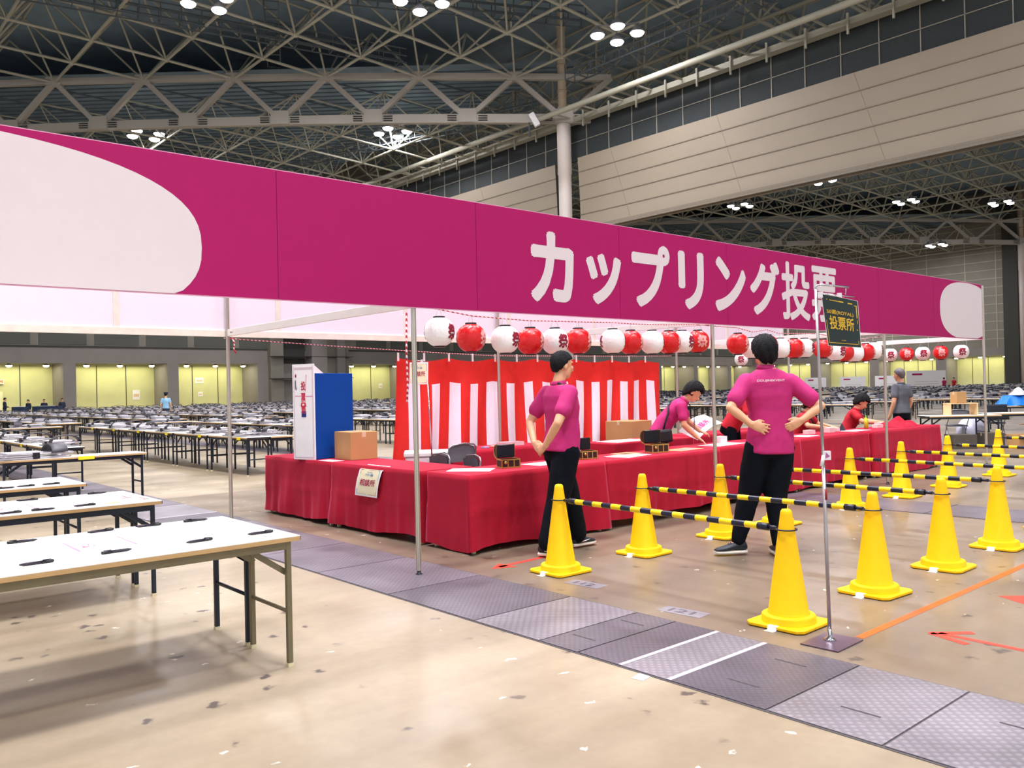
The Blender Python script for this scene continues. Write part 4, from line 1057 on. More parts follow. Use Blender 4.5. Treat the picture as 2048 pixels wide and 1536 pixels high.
# chairs inside the booth
seat_grey = M('chair_vinyl_grey', (92,92,100), .55); chair_tube = M('chair_tube', (150,146,152), .3, .7)
def folding_chair(label, loc, rz, h=.78, group='folding chairs inside the booth'):
    t = thing('folding_chair', label, 'chair', loc, rz, group)
    w_ = .21
    mb = MB(); mb.grid(lambda u,v: ((u-.5)*2*w_*.95, .20+.03*math.cos((u-.5)*PI)-.02*v+.02, h-.20+.20*v-.035*(1-math.sin(u*PI))*(v) ), 12, 6)
    mb.grid(lambda u,v: ((u-.5)*2*w_*.95, .185+.03*math.cos((u-.5)*PI)-.02*v+.02, h-.20+.20*v-.035*(1-math.sin(u*PI))*(v) ), 12, 6)
    mb.build('backrest', seat_grey, t)
    mb = MB(); mb.grid(lambda u,v: ((u-.5)*2*w_*.9, -.2+.38*v, .43+.015*math.cos((u-.5)*PI)), 8, 8); mb.box(-w_*.9,-.2,.40,w_*.9,.18,.43); mb.build('seat', seat_grey, t)
    mb = MB(); P = [(-w_,-.24,.01),(-w_,.0,.42),(-w_,.19,h-.18),(-w_,.215,h-.04),(-w_*.8,.222,h-.005),(0,.245,h+.012),(w_*.8,.222,h-.005),(w_,.215,h-.04),(w_,.19,h-.18),(w_,.0,.42),(w_,-.24,.01)]
    mb.tube(P, .0105, 8); mb.build('front_frame', chair_tube, t)
    for sx in (-1,1):
        mb = MB(); mb.cyl((sx*w_*.9,.24,.01),(sx*w_*.9,-.12,.42),.0105,n=8); mb.build('leg', chair_tube, t)
    mb = MB(); mb.cyl((-w_*.9,.2,.06),(w_*.9,.2,.06),.009,n=8); mb.cyl((-w_,-.2,.09),(w_,-.2,.09),.009,n=8); mb.build('crossbar', chair_tube, t)
    return t
folding_chair('grey folding chair tucked behind the consultation sheet, left of the pair', (5.42,7.76,0), -PI/2-.1, .75)
folding_chair('grey folding chair left of the nearest treasure chest, right of the pair', (5.5,7.30,0), -PI/2-.25, .75)
folding_chair('grey folding chair at the inner table before the striped curtain', (6.1,8.16,0), PI+.05, .83)
# plastic case
clear_pl = M('milky_plastic', (242,228,238), .35, var=.02, spec=.5)
t = thing('storage_case', 'milky white plastic storage case with a black handle inside the booth', 'storage case', (6.0,8.5,0), VIEW_RZ+.1)
mb = MB(); mb.box(-.27,-.2,.0,.27,.2,.68); mb.build('case', clear_pl, t, bevel=.02)
mb = MB(); mb.box(-.285,-.215,.68,.285,.215,.74); mb.build('lid', white_paint, t, bevel=.015)
mb = MB(); mb.tube([(.02,-.225,.60),(.04,-.24,.68),(.07,-.245,.71),(.2,-.245,.73),(.23,-.24,.70),(.245,-.225,.64)],.009,8); mb.build('handle', black_plastic, t)
mb = MB(); mb.box(.03,-.2035,.52,.2,-.2015,.60); mb.build('label_card', brown_ink, t)
# things on the inner tables
paper('white printed sheets on the short inner table', (9.0,8.0,.7058), .7, .4, .0, 4, group='papers on the inner tables')
paper('flyers with brown print on the short inner table', (9.6,7.95,.7105+.0006), .5, .3, .1, 2, orange_ink, group='papers on the inner tables')
t = thing('plastic_tray', 'pale plastic tray of small parts on the inner table by the striped curtain', 'tray', (7.55,8.75,.7058), 0)
mb = MB(); mb.box(-.16,-.1,0,.16,.1,.006); [mb.box(*q) for q in ((-.16,-.1,.006,.16,-.094,.05),(-.16,.094,.006,.16,.1,.05),(-.16,-.094,.006,-.154,.094,.05),(.154,-.094,.006,.16,.094,.05))]; mb.build('tray', M('tray_pink_grey', (222,200,206), .3), t)
mb = MB(); [mb.ball((rnd.uniform(-.12,.12), rnd.uniform(-.07,.07), .022), .02, 8) for _ in range(14)]; o = mb.build('contents', M('tray_contents', (196,150,140), .6), t); o['kind'] = 'stuff'
t = thing('card_bundle', 'bundle of red and cream cards beside the plastic tray', 'cards', (7.22,8.65,.7058), .3)
mb = MB(); mb.box(-.09,-.05,0,.09,.05,.012,0); mb.box(-.085,-.05,.012,.088,.05,.02,1); mb.build('cards', [ink_r, cream_paper], t)
t = thing('small_box', 'small lilac box on the inner table near the back post', 'box', (7.0,8.62,.7058), .1)
mb = MB(); mb.box(-.05,-.03,0,.05,.03,.022); mb.build('box', M('lilac_box', (176,160,206), .5), t, bevel=.003)
# big carton and heap of cloth behind the counter
carton('cardboard_box', 'large brown carton standing behind the bending person', (10.2,8.95,0), .55, .5, .93, .1)
mb = MB()
def heap(u, v):
    x = (u-.5)*1.5; y = (v-.5)*.5
    h = .07*max(0,1-abs(u-.5)*2)**.5*max(0,1-abs(v-.5)*2)**.5*(1.2+.5*math.sin(x*9+y*7)+.4*math.sin(x*17-y*13))
    return (14.15+x*.55, 6.5+y, .708+h*1.3)
mb.grid(heap, 40, 20); tag(mb.build('crumpled_cloth', red_cloth), 'crumpled red cloth heaped on the far end of the counter', 'cloth')

# ------------------------------------------------------------------ the field of folding tables with chairs folded on top
def make_stacked_chair(double):
    mb = MB()
    def one(z, dx):
        for s_ in (-1,1): mb.tube([(dx-.42,s_*.19,z+.014),(dx+.36,s_*.19,z+.014),(dx+.42,s_*.15,z+.014)],.011,6,0)
        mb.tube([(dx-.42,-.19,z+.014),(dx-.42,.19,z+.014)],.011,6,0); mb.tube([(dx+.42,-.15,z+.014),(dx+.42,.15,z+.014)],.011,6,0)
        mb.box(dx-.36,-.17,z+.012,dx+.05,.17,z+.045,1)
        for s_ in (-1,1): mb.box(dx-.05,s_*.2-.02,z+.004,dx+.01,s_*.2+.02,z+.04,2)
    one(0,0)
    if double: one(.05,.03)
    z = .06 if double else .02
    P = []
    for k in range(13):
        a = PI*k/12
        P.append((.26 - .0*k, -.22*math.cos(a), z+.095*math.sin(a)+.01))
    rings = [[Vector((p_[0]+dx-.04*math.sin(PI*k/12)*0, p_[1], p_[2]+dz)) for dx, dz in ((-.1,0),(.1,.012),(.1,.024),(-.1,.012))] for k, p_ in enumerate(P)]
    mb.loft(rings, 2, True, False)
    return mb
ch_tube = M('stack_tube', (170,168,176), .35, .4); ch_seat = M('stack_seat', (196,192,200), .5); ch_back = M('stack_back', (58,56,66), .45)
near_chair = None
def near_stack(x, y, rz, label, group):
    global near_chair
    if near_chair is None:
        t = thing('folded_chair', label, 'chair', (x,y,.7005), rz, group)
        mb = MB()
        for dx, z in ((0,0),(.03,.05)):
            for s_ in (-1,1): mb.tube([(dx-.42,s_*.19,z+.014),(dx+.36,s_*.19,z+.014),(dx+.42,s_*.15,z+.014)],.011,8)
            mb.tube([(dx-.42,-.19,z+.014),(dx-.42,.19,z+.014)],.011,8); mb.tube([(dx+.42,-.15,z+.014),(dx+.42,.15,z+.014)],.011,8)
        mb.build('tube_frame', ch_tube, t)
        mb = MB(); mb.box(-.36,-.17,.024,.05,.17,.05); mb.box(-.34,-.17,.062,.08,.17,.092); mb.build('seat', ch_seat, t, bevel=.008)
        for s_ in (-1,1):
            mb = MB(); mb.box(-.05,s_*.2-.02,.004,.03,s_*.2+.02,.085); mb.build('hinge_cap', black_plastic, t, bevel=.006)
        mb = MB(); rings = [[Vector((.27+dx, -.22*math.cos(PI*k/14), .065+.105*math.sin(PI*k/14)+dz)) for dx, dz in ((-.1,0),(-.09,.014),(.09,.026),(.1,.012))] for k in range(15)]
        mb.loft(rings, 0, True, True); mb.build('backrest', ch_back, t)
        near_chair = t; return t
    return dup(near_chair, (x,y,.7005), rz, label, group)
def px_of(x, y, z=.7):
    d = Vector((x,y,z-1.46)); zz = d.dot(CAM_F)
    return (1024+1699.7*d.dot(CAM_R)/zz, zz) if zz > 1 else (9e9, 0)
far_table = simple_table_mesh(1.8, .46, .7, 2).build('folding_table', [top_white, edge_tan, leg_navy])
far_table_b = simple_table_mesh(1.8, .46, .7, 2).build('folding_table', [top_white, edge_tan, leg_brown])
far_chair = make_stacked_chair(True).build('folded_chair', [ch_tube, ch_seat, ch_back])
# the row end nearest the camera: a table lying across, then two long rows with parts
proto = table('folding_table', 'folding table set crosswise behind the paired tables, with silver chairs and a yellow tag', 1.8, .47, .7, leg_navy, 'tables of the nearest rows')
proto.location = (3.03,12.58,0)
mb = MB(); mb.box(.02,-.2375,.655,.22,-.2362,.70); mb.build('number_tag', tag_yellow, proto)
near_stack(2.55,12.56,.08, 'silver folded chairs on the crosswise table behind the paired tables', 'folded chairs on the nearest rows')
row0 = table('folding_table', 'x', 1.8, .46, .7, leg_navy, 'tables of the nearest rows')
mb = MB(); mb.box(.45,-.2335,.645,.62,-.2322,.70); mb.build('number_tag', tag_yellow, row0)
first_used = [False]
def near_table(x, y, rz, label):
    if not first_used[0]:
        first_used[0] = True; row0.location = (x,y,0); row0.rotation_euler = (0,0,rz); row0['label'] = label; return row0
    return dup(row0, (x,y,0), rz, label, 'tables of the nearest rows')
for k in range(6):
    y = 15.62+1.9*k
    near_table(6.66, y, -PI/2, 'folding table in the long row left of the ballot box, %s from its near end' % ordn[k])
    near_stack(6.66, y-.15, -PI/2+rnd.uniform(-.1,.1), 'folded chairs on the row left of the ballot box, %s from its near end' % ordn[k], 'folded chairs on the nearest rows')
for k in range(5):
    y = 15.68+1.9*k
    near_table(3.52, y, -PI/2, 'table in the row at the left edge beyond the crosswise table, %s from its end' % ordn[k])
    near_stack(3.55, y-.2, -PI/2+rnd.uniform(-.1,.1), 'folded chairs on the row at the left edge, %s from its near end' % ordn[k], 'folded chairs on the nearest rows')
cand = []
def island(xc, ya, n, both=True):
    for k in range(n):
        for s_ in ((-.235,.235) if both else (0,)):
            cand.append((xc+s_, ya+.95+1.9*k, PI/2 if s_ > 0 else -PI/2))
island(7.13, 14.67, 6, False)
for b_, (ya, n) in enumerate(((18.6,4),(30.0,9),(50.0,9),(70.0,3))):
    k = 0
    while 3.0+3.4*k < 112:
        xc = (10.15 if b_ == 0 else 3.3+.4*b_)+3.4*k; k += 1
        if 41.2 < xc < 44: continue
        island(xc, ya, n)
for xc in range(int(28), 112, 4):
    if not 41 < xc < 44.5: island(float(xc), 12.2 if xc > 33 else 14.1, 3); 
for x, y in ((9.1,26.9),(5.3,26.9),(12.4,27.6),(2.6,27.2),(8.6,48.2),(12,48.6),(15.6,48.4)): cand.append((x, y, 0.0))
vis = []
for x, y, rz in cand:
    u, d = px_of(x, y)
    if not (-70 < u < 2110) or d < 9: continue
    if 850 < u < 1285: continue                       # behind the striped curtain
    if d > 118 or x > 124: continue
    if any(math.hypot(x-a, y-b_) < r_ for a, b_, r_ in ((14.1,73.1,1.8),(15.8,72.4,2.4),(13.05,73.0,1.6),(100,42.5,3),(112,52.5,3),(114,58.5,3),(112,63,3),(15.6,45.8,.6),(91.5,37.1,.9),(92.2,36.4,.9),(42.5,42.7,1.2),(20,7.4,3.2),(26.6,8.6,1.6),(19,7,2.2))): continue
    hx, hy = (.9,.235) if abs(rz) < .1 else (.235,.9)
    if any(abs(x-q[1]) < hx+q[5]-.02 and abs(y-q[2]) < hy+q[6]-.02 for q in vis if abs(x-q[1]) < 2): continue
    vis.append((d, x, y, rz, u, hx, hy))
vis.sort()
zone = lambda d, u: ('near' if d < 34 else 'middle' if d < 56 else 'far') + (' rows left of the striped curtain' if u < 900 else ' rows right of the striped curtain')
NT = 286; NC = 286
mT = MB(); mC = MB(); protoT = simple_table_mesh(1.8,.46,.7,2); protoC = make_stacked_chair(True)
ft_used = {0: False, 1: False}; fc_used = False
def put(mb, src, x, y, z, rz):
    c, s_ = math.cos(rz), math.sin(rz); o = len(mb.v)
    mb.v += [(x+c*a-s_*b_, y+s_*a+c*b_, z+e) for a, b_, e in src.v]; mb.f += [[i+o for i in f] for f in src.f]; mb.m += src.m; mb.sm += src.sm
for i, (d, x, y, rz, u, hx, hy) in enumerate(vis):
    zn = zone(d, u); br = 1 if (int(x*7+y*3) % 5 == 0) else 0
    if i < NT:
        src = far_table_b if br else far_table
        if not ft_used[br]: o = src; ft_used[br] = True
        else: o = src.copy(); COL.objects.link(o)
        o.location = (x,y,0); o.rotation_euler = (0,0,rz+rnd.uniform(-.012,.012))
        tag(o, '%s folding table in the %s' % ('brown legged' if br else 'dark legged', zn), 'table', 'tables in the ' + zn + (' with brown legs' if br else ''))
    else: put(mT, protoT, x, y, 0, rz)
    cx, cy, cr_ = x+rnd.uniform(-.02,.02), y+rnd.uniform(-.25,.25), (rz if abs(rz) > .1 else 0)+rnd.choice((0,PI))+rnd.uniform(-.1,.1)
    if abs(rz) < .1: cx, cy = x+rnd.uniform(-.3,.3), y
    if i < NC:
        if not fc_used: o = far_chair; fc_used = True
        else: o = far_chair.copy(); COL.objects.link(o)
        o.location = (cx,cy,.7005); o.rotation_euler = (0,0,cr_)
        tag(o, 'folded chairs lying on a table in the ' + zn, 'chair', 'folded chairs in the ' + zn)
    else: put(mC, protoC, cx, cy, .7005, cr_)
if mT.v:
    o = mT.build('folding_tables', [top_white, edge_tan, leg_navy], fix=False); tag(o, 'mass of folding tables farthest away before the hall walls', 'tables', None, 'stuff')
    o = mC.build('folded_chairs', [ch_tube, ch_seat, ch_back], fix=False); tag(o, 'mass of folded chairs on the farthest tables before the hall walls', 'chairs', None, 'stuff')

# ------------------------------------------------------------------ right background: stored things beyond the booth
gR = 'things stored at the right of the hall'
for (x, y, rz, lab) in ((19.2,7.5,-.75,'folding table at the right beyond the booth corner, carrying a small wooden rack'),(20.9,7.0,-.75,'folding table at the right picture edge behind the cardboard boxes')):
    q = table('folding_table', lab, 1.5, .6, .7, leg_navy, 'stray tables beyond the booth'); q.location = (x,y,0); q.rotation_euler = (0,0,rz)
q = table('folding_table', 'long folding table under the blue tarpaulin at the right picture edge', 1.8, .6, .7, leg_navy, 'stray tables beyond the booth'); q.location = (26.6,8.6,0); q.rotation_euler = (0,0,-.72)
t = thing('wooden_rack', 'small pale wooden rack standing on a table beyond the booth corner', 'rack', (19.25,7.48,.7005), -.75)
wood = M('pale_wood', (222,188,140), .6)
mb = MB(); mb.box(-.3,-.16,.24,.3,.16,.26); mb.build('shelf', wood, t)
for sx in (-1,1):
    mb = MB(); mb.box(sx*.28-.012,-.16,0,sx*.28+.012,.16,.24); mb.build('side_panel', wood, t)
carton('cardboard_box', 'upright cardboard box on the small wooden rack', (19.2,7.5,.9615), .24, .2, .24, -.5, group=gR)
t = thing('tarpaulin_bundle', 'bright blue tarpaulin wrapped over a bulky pile on a table at the right edge', 'tarpaulin', (26.5,8.68,.7005), -.72)
mb = MB(); mb.grid(lambda u,v: ((u-.5)*1.25+.03*math.sin(v*9), (v-.5)*.6+.03*math.sin(u*11), .27*min(1,min(u,1-u)*7,min(v,1-v)*5)+.02*math.sin(u*23+v*9)*min(1,min(u,1-u)*7)), 40, 18); mb.build('tarpaulin', M('tarp_blue', (20,120,214), .4, bump=.3, bscale=20), t)
t = thing('plastic_bag', 'crumpled white plastic bag on top of the blue tarpaulin', 'bag', (26.45,8.72,.975), 0)
mb = MB(); mb.grid(lambda u,v: ((u-.5)*.6, (v-.5)*.36, .02+.16*math.sin(u*PI)*math.sin(v*PI)*(1+.4*math.sin(u*17+v*12))), 24, 16); mb.build('bag', M('bag_lilac_white', (226,224,240), .35), t)
folding_chair('dark folding chair beside the cardboard boxes at the right edge', (20.35,8.0,0), 2.2, .78, 'folding chairs beyond the booth')
folding_chair('folding chair under a dark jacket at the right picture edge', (21.9,7.75,0), 2.2, .8, 'folding chairs beyond the booth')
t = thing('jacket', 'dark jacket draped over a folding chair at the right picture edge', 'jacket', (21.9,7.75,0), 2.2)
mb = MB(); rr = []
for k in range(9):
    a = k/8; z = .50+.36*a; wdt = .26-.05*a
    rr.append([Vector((wdt*math.cos(2*PI*j/16)*(1+.06*math.sin(j*3+k)), .215+.075*math.sin(2*PI*j/16)*(1+.1*math.sin(j*2+k*2)), z)) for j in range(16)])
mb.loft(rr); mb.build('cloth', M('jacket_dark', (24,28,36), .8), t)
carton('cardboard_box', 'large open cardboard carton at the right picture edge, behind the lower one', (20.55,6.25,0), .62, .5, .48, -.7, True, gR)
carton('cardboard_box', 'low open cardboard carton with pale flaps at the right edge, behind the farthest cone', (19.6,6.35,0), .55, .42, .30, -.7, True, gR)
dk = M('dark_crate', (74,68,60), .7)
carton('storage_crate', 'dark crate on the floor under the table beyond the booth corner, left one', (19.0,7.4,0), .5, .4, .3, -.75, False, gR, dk)
carton('storage_crate', 'dark crate on the floor under the table beyond the booth corner, right one', (19.5,6.98,0), .4, .36, .32, -.75, False, gR, dk)
t = thing('plastic_bag', 'big translucent rubbish bag on the floor at the right, behind the tables', 'bag', (20.9,7.9,0), 0)
mb = MB(); mb.lathe([(.02,.0),(.26,.02),(.33,.18),(.3,.38),(.2,.52),(.08,.58),(.11,.66),(.02,.67)], n=20); mb.build('bag', M('bag_grey', (186,186,206), .3), t)
mb = MB()
for (x, y, w_, h, lab) in ((100,42.5,4.5,2.6,'large white notice board at the right picture edge in the second hall'),(112,52.5,3.6,2.2,'white partition board far behind the booth, left of the notice board'),(114,58.5,3.6,2.2,'white partition board far behind the booth, between two others'),(112,63,3.0,2.2,'white partition board far behind the booth, leftmost')):
    t = thing('notice_board', lab, 'notice board', (x,y,0), VIEW_RZ)
    mb = MB(); mb.box(-w_/2,0,.02,w_/2,.06,h); mb.build('board', white_sheet, t)
    for sx in (-1,1):
        mb = MB(); mb.box(sx*w_*.4-.05,-.3,0,sx*w_*.4+.05,.36,.04); mb.build('foot', lamp_body, t)
    mb = MB(); mb.box(-w_*.36,-.006,h*.8,-w_*.1,0,h*.88); mb.build('heading', magenta, t)
    mb = MB(); [mb.box(-w_*.3,-.006,h*(.3+.1*k),w_*.32,0,h*(.31+.1*k)) for k in range(3)]; mb.build('text_lines', grey_ink, t)

# ------------------------------------------------------------------ far left wall details
sign_glow = M('exit_sign_face', (255,120,70), .4, emit=(255,70,30), estr=1.6)
t = thing('exit_sign', 'lit red emergency sign above the pale door on the far left wall', 'sign', (15.62,YW+3.86,3.05), 0)
mb = MB(); mb.box(-.55,-.16,0,.55,0,.42); mb.build('housing', white_paint, t)
mb = MB(); mb.box(-.48,-.17,.08,.48,-.161,.36); f_ = mb.build('lit_face', M('exit_red', (214,30,24), .4, emit=(230,30,20), estr=.6), t)
mb = MB(); put_text(mb, '非常口', lambda u,v: (u,-.172,v), -.25, .1, .42, .34, .02); mb.build('lettering', M('exit_letters', (255,214,150), .4, emit=(255,190,110), estr=1.0), f_)
o = MB(); o.box(15.15,YW+3.80,0,16.1,YW+3.88,2.35); o.box(15.2,YW+3.76,.05,16.05,YW+3.80,2.28); d_ = struct(o.build('door_1', M('door_pale', (236,232,190), .6)))
for x, z, w_, h, lab in ((28.0,1.3,.7,1.0,'pale cabinet box on the far wall between the second and third recess lights'),(34.5,2.9,.9,.6,'white lit notice on the far wall in the third recess'),(34.6,1.5,.5,.5,'small pink notice low on the far wall in the third recess'),(57.2,2.0,.5,.6,'white notice on the far wall beside the striped curtain')):
    t = thing('wall_notice', lab, 'notice', (x,YW+3.9,z), 0)
    mb = MB(); mb.box(-w_/2,-.04,0,w_/2,0,h); mb.build('plate', white_paint, t); mb = MB(); mb.box(-w_*.36,-.045,h*.3,w_*.36,-.04,h*.6); mb.build('print', M('notice_print', (226,190,150), .6), t)
desk_cloth = M('desk_cloth_navy', (40,56,84), .8)
for x, y, w_, lab in ((14.1,73.1,.95,'small desk under a dark blue cloth before the far left door'),(15.8,72.4,2.0,'long desk under a dark blue cloth before the far left wall')):
    t = thing('reception_desk', lab, 'desk', (x,y,0), VIEW_RZ)
    mb = MB(); mb.box(-w_/2,-.35,.012,w_/2,.35,1.0); mb.build('cloth', desk_cloth, t, bevel=.02); mb = MB(); mb.box(-w_*.3,-.2,1.0,w_*.25,.2,1.03); mb.build('papers', white_sheet, t)
# security camera on the girder
t = thing('security_camera', 'white security camera on the girder just left of the tall column', 'security camera', (40.3,43.9,19.2), VIEW_RZ)
mb = MB(); mb.cyl((0,0,.0),(0,0,1.0),.06,n=8); mb.build('bracket', M('camera_bracket', (70,80,90), .5), t)
mb = MB(); mb.obox((.35,-.1,1.15),(.42,.4,1.0),0,0,0,-.5); mb.build('housing', white_paint, t, bevel=.05)
# ------------------------------------------------------------------ people
skin_m = M('skin', (226,170,134), .5, var=.04, scale=20, sss=.08)
hair_k = M('hair_black', (11,12,18), .65, var=.2, scale=40, bump=.8, bscale=120, spec=.25); hair_g = M('hair_grey', (104,100,104), .6, var=.2, scale=40)
polo = M('polo_magenta', (186,30,110), .8, var=.05, scale=6, bump=.25, bscale=9)
polo_r = M('polo_red', (186,14,40), .8, var=.05, scale=6, bump=.25, bscale=9)
trouser_k = M('trousers_black', (9,14,23), .9, var=.1, scale=6, bump=.25, bscale=7, spec=.15)
shoe_k = M('shoe_black', (26,34,48), .55); sole_w = M('shoe_sole_pale', (214,208,196), .6); mark_w = M('shoe_mark_white', (226,228,232), .5)
shirt_b = M('uniform_blue', (150,196,230), .8); cap_k = M('uniform_cap', (30,36,56), .7); suit_n = M('suit_navy', (30,38,62), .8)
eye_k = M('eye_dark', (26,20,20), .3); lip_m = M('lips', (176,96,86), .5)
_clouds = bpy.data.textures.new('cloth_folds', 'CLOUDS'); _clouds.noise_scale = .13
def solid(mb, voxel, smooth=3, fold=0.0):
    import bmesh
    me = bpy.data.meshes.new('tmp'); me.from_pydata(mb.v, [], mb.f)
    bm = bmesh.new(); bm.from_mesh(me); bmesh.ops.recalc_face_normals(bm, faces=bm.faces); bm.to_mesh(me); bm.free()
    o = bpy.data.objects.new('tmp', me); COL.objects.link(o)
    r = o.modifiers.new('r', 'REMESH'); r.mode = 'VOXEL'; r.voxel_size = voxel; r.use_smooth_shade = True
    if fold:
        d = o.modifiers.new('d', 'DISPLACE'); d.texture = _clouds; d.strength = fold; d.mid_level = .5
    if smooth:
        q = o.modifiers.new('s', 'SMOOTH'); q.factor = .5; q.iterations = smooth
    bpy.context.view_layer.update()
    out = bpy.data.meshes.new_from_object(o.evaluated_get(bpy.context.evaluated_depsgraph_get()))
    bpy.data.objects.remove(o); bpy.data.meshes.remove(me)
    out.polygons.foreach_set('use_smooth', [True]*len(out.polygons))
    return out
def mesh_obj(name, me, mat_, parent):
    me.name = name; me.materials.clear(); me.materials.append(mat_)
    o = bpy.data.objects.new(name, me); COL.objects.link(o)
    if parent is not None: o.parent = parent
    return o
V3 = lambda *a: Vector(a)
def rings_along(mb, secs, lat, n=20, e=2.3):
    """secs: (centre, half width, half depth); lat: lateral axis"""
    rg = []; C = [Vector(s_[0]) for s_ in secs]
    for i, (c, a, b_) in enumerate(secs):
        d = (C[min(i+1,len(C)-1)] - C[max(i-1,0)]).normalized()
        x = (lat - d*lat.dot(d)).normalized(); y = d.cross(x).normalized()
        row = []
        for k in range(n):
            t = 2*PI*k/n; cs, sn = math.cos(t), math.sin(t)
            row.append(Vector(c) + x*a*math.copysign(abs(cs)**(2/e), cs) + y*b_*math.copysign(abs(sn)**(2/e), sn))
        rg.append(row)
    mb.loft(rg)
def limb(mb, pts, rad, n=14):
    P = []; R = []
    for i in range(len(pts)-1):
        a, b_ = Vector(pts[i]), Vector(pts[i+1])
        for k in range(4):
            P.append(a.lerp(b_, k/4)); R.append(rad[i]+(rad[i+1]-rad[i])*k/4)
    P.append(Vector(pts[-1])); R.append(rad[-1])
    mb.tube(P, R, n)
    for q, r in zip(pts, rad): mb.ball(q, r*.99, 12)
def hand(mb, wrist, fdir, pnorm, thumb, curl=.35, s_=1.0, spread=.06):
    """fdir: towards the finger tips; pnorm: out of the palm; thumb: towards the thumb side"""
    w_ = Vector(wrist); f = Vector(fdir).normalized(); p_ = Vector(pnorm); p_ = (p_-f*p_.dot(f)).normalized(); t = Vector(thumb); t = (t-f*t.dot(f)-p_*t.dot(p_)).normalized()
    sec = [(w_-f*.02, .026*s_, .02*s_), (w_+f*.015*s_, .031*s_, .018*s_), (w_+f*.05*s_, .04*s_, .0165*s_), (w_+f*.085*s_, .041*s_, .0135*s_), (w_+f*.098*s_, .038*s_, .010*s_)]
    rings_along(mb, sec, t, 16, 2.6)
    for k, (off, ln) in enumerate(((.03,.072),(.0105,.082),(-.0095,.077),(-.029,.06))):
        q = w_ + f*(.088 - .004*abs(k-1.2))*s_ + t*off*s_; d = (f + t*spread*(1.5-k)).normalized(); P = [q - d*.012]; R = [.0088*s_]; c = curl*.5
        for j, g in enumerate((.45,.32,.23)):
            d2 = (d*math.cos(c) + p_*math.sin(c)).normalized()
            q = q + d2*ln*g*s_; P.append(q.copy()); R.append((.0092-.0009*j)*s_); c += curl
        mb.tube(P, R, 10); mb.ball(P[-1], R[-1], 8)
    q = w_ + f*.03*s_ + t*.028*s_; d = (f*.72 + t*.62 + p_*.28).normalized(); P = [q-d*.01, q+d*.032*s_, q+d*.032*s_+(f*.9+t*.25+p_*.25).normalized()*.028*s_]
    P.append(P[-1]+(f+p_*.2).normalized()*.02*s_); mb.tube(P, [.014*s_,.0115*s_,.0098*s_,.0082*s_], 10); mb.ball(P[-1], .0082*s_, 8)
def head_parts(mb, c, face, up, s_=1.0):
    c = Vector(c); f = Vector(face).normalized(); u = Vector(up); u = (u-f*u.dot(f)).normalized(); r = f.cross(u)
    A = lambda x, y, z: c + r*x*s_ + f*y*s_ + u*z*s_
    def ell(ce, a, b_, h, n=18):
        rg = []
        for i in range(11):
            t = .03+(PI-.06)*i/10
            rg.append([A(ce[0]+a*math.sin(t)*math.cos(2*PI*k/n), ce[1]+b_*math.sin(t)*math.sin(2*PI*k/n), ce[2]-h*math.cos(t)) for k in range(n)])
        mb.loft(rg)
    ell((0,-.008,.03), .076, .096, .092); ell((0,.03,-.035), .056, .062, .082); ell((0,.052,-.085), .03, .03, .032)
    mb.tube([A(0,.088,.005), A(0,.103,-.022), A(0,.112,-.036), A(0,.09,-.046)], [.008*s_,.0105*s_,.0135*s_,.01*s_], 8)
    for sx in (-1,1):
        ell((sx*.077,-.008,-.012), .011, .02, .032, 10); ell((sx*.034,.078,-.018), .022, .018, .022, 10)
        mb.tube([A(sx*.014,.089,.03), A(sx*.034,.086,.034), A(sx*.052,.072,.028)], .007*s_, 6)
    return A
def hair_cap(A, style, seed):
    r_ = random.Random(seed); ph = [r_.uniform(0,6) for _ in range(6)]
    mb = MB(); n, k_ = 40, 26
    rg = []
    for i in range(k_+1):
        t = .03 + (PI-.06)*i/k_
        row = []
        for j in range(n):
            a = 2*PI*j/n; x, y, z = math.sin(t)*math.cos(a), math.sin(t)*math.sin(a), -math.cos(t)
            front = y
            line = (.32 if front > .55 else .32-(.55-front)*.95) if style != 'long' else (.35 if front > .5 else .35-(.5-front)*2.2)
            line = max(line, -.78 if style != 'long' else -1.5)
            lump = .05*math.sin(9*a+5*t+ph[0])+.04*math.sin(17*a-11*t+ph[1])+.03*math.sin(23*t+13*a+ph[2])
            k = (1.34 + .12*abs(x)) + lump*1.1 if z > line + lump*1.2 else .9
            if style == 'short': k = 1.14 + lump*.6 if z > line + lump*.8 else .9
            row.append(A(.076*x*k, -.008+.096*y*k, .03+.092*z*k*(1.0 if z > 0 else 1.5 if (style == 'full' and y < .3) else 1.18)))
        rg.append(row)
    mb.loft(rg); return mb
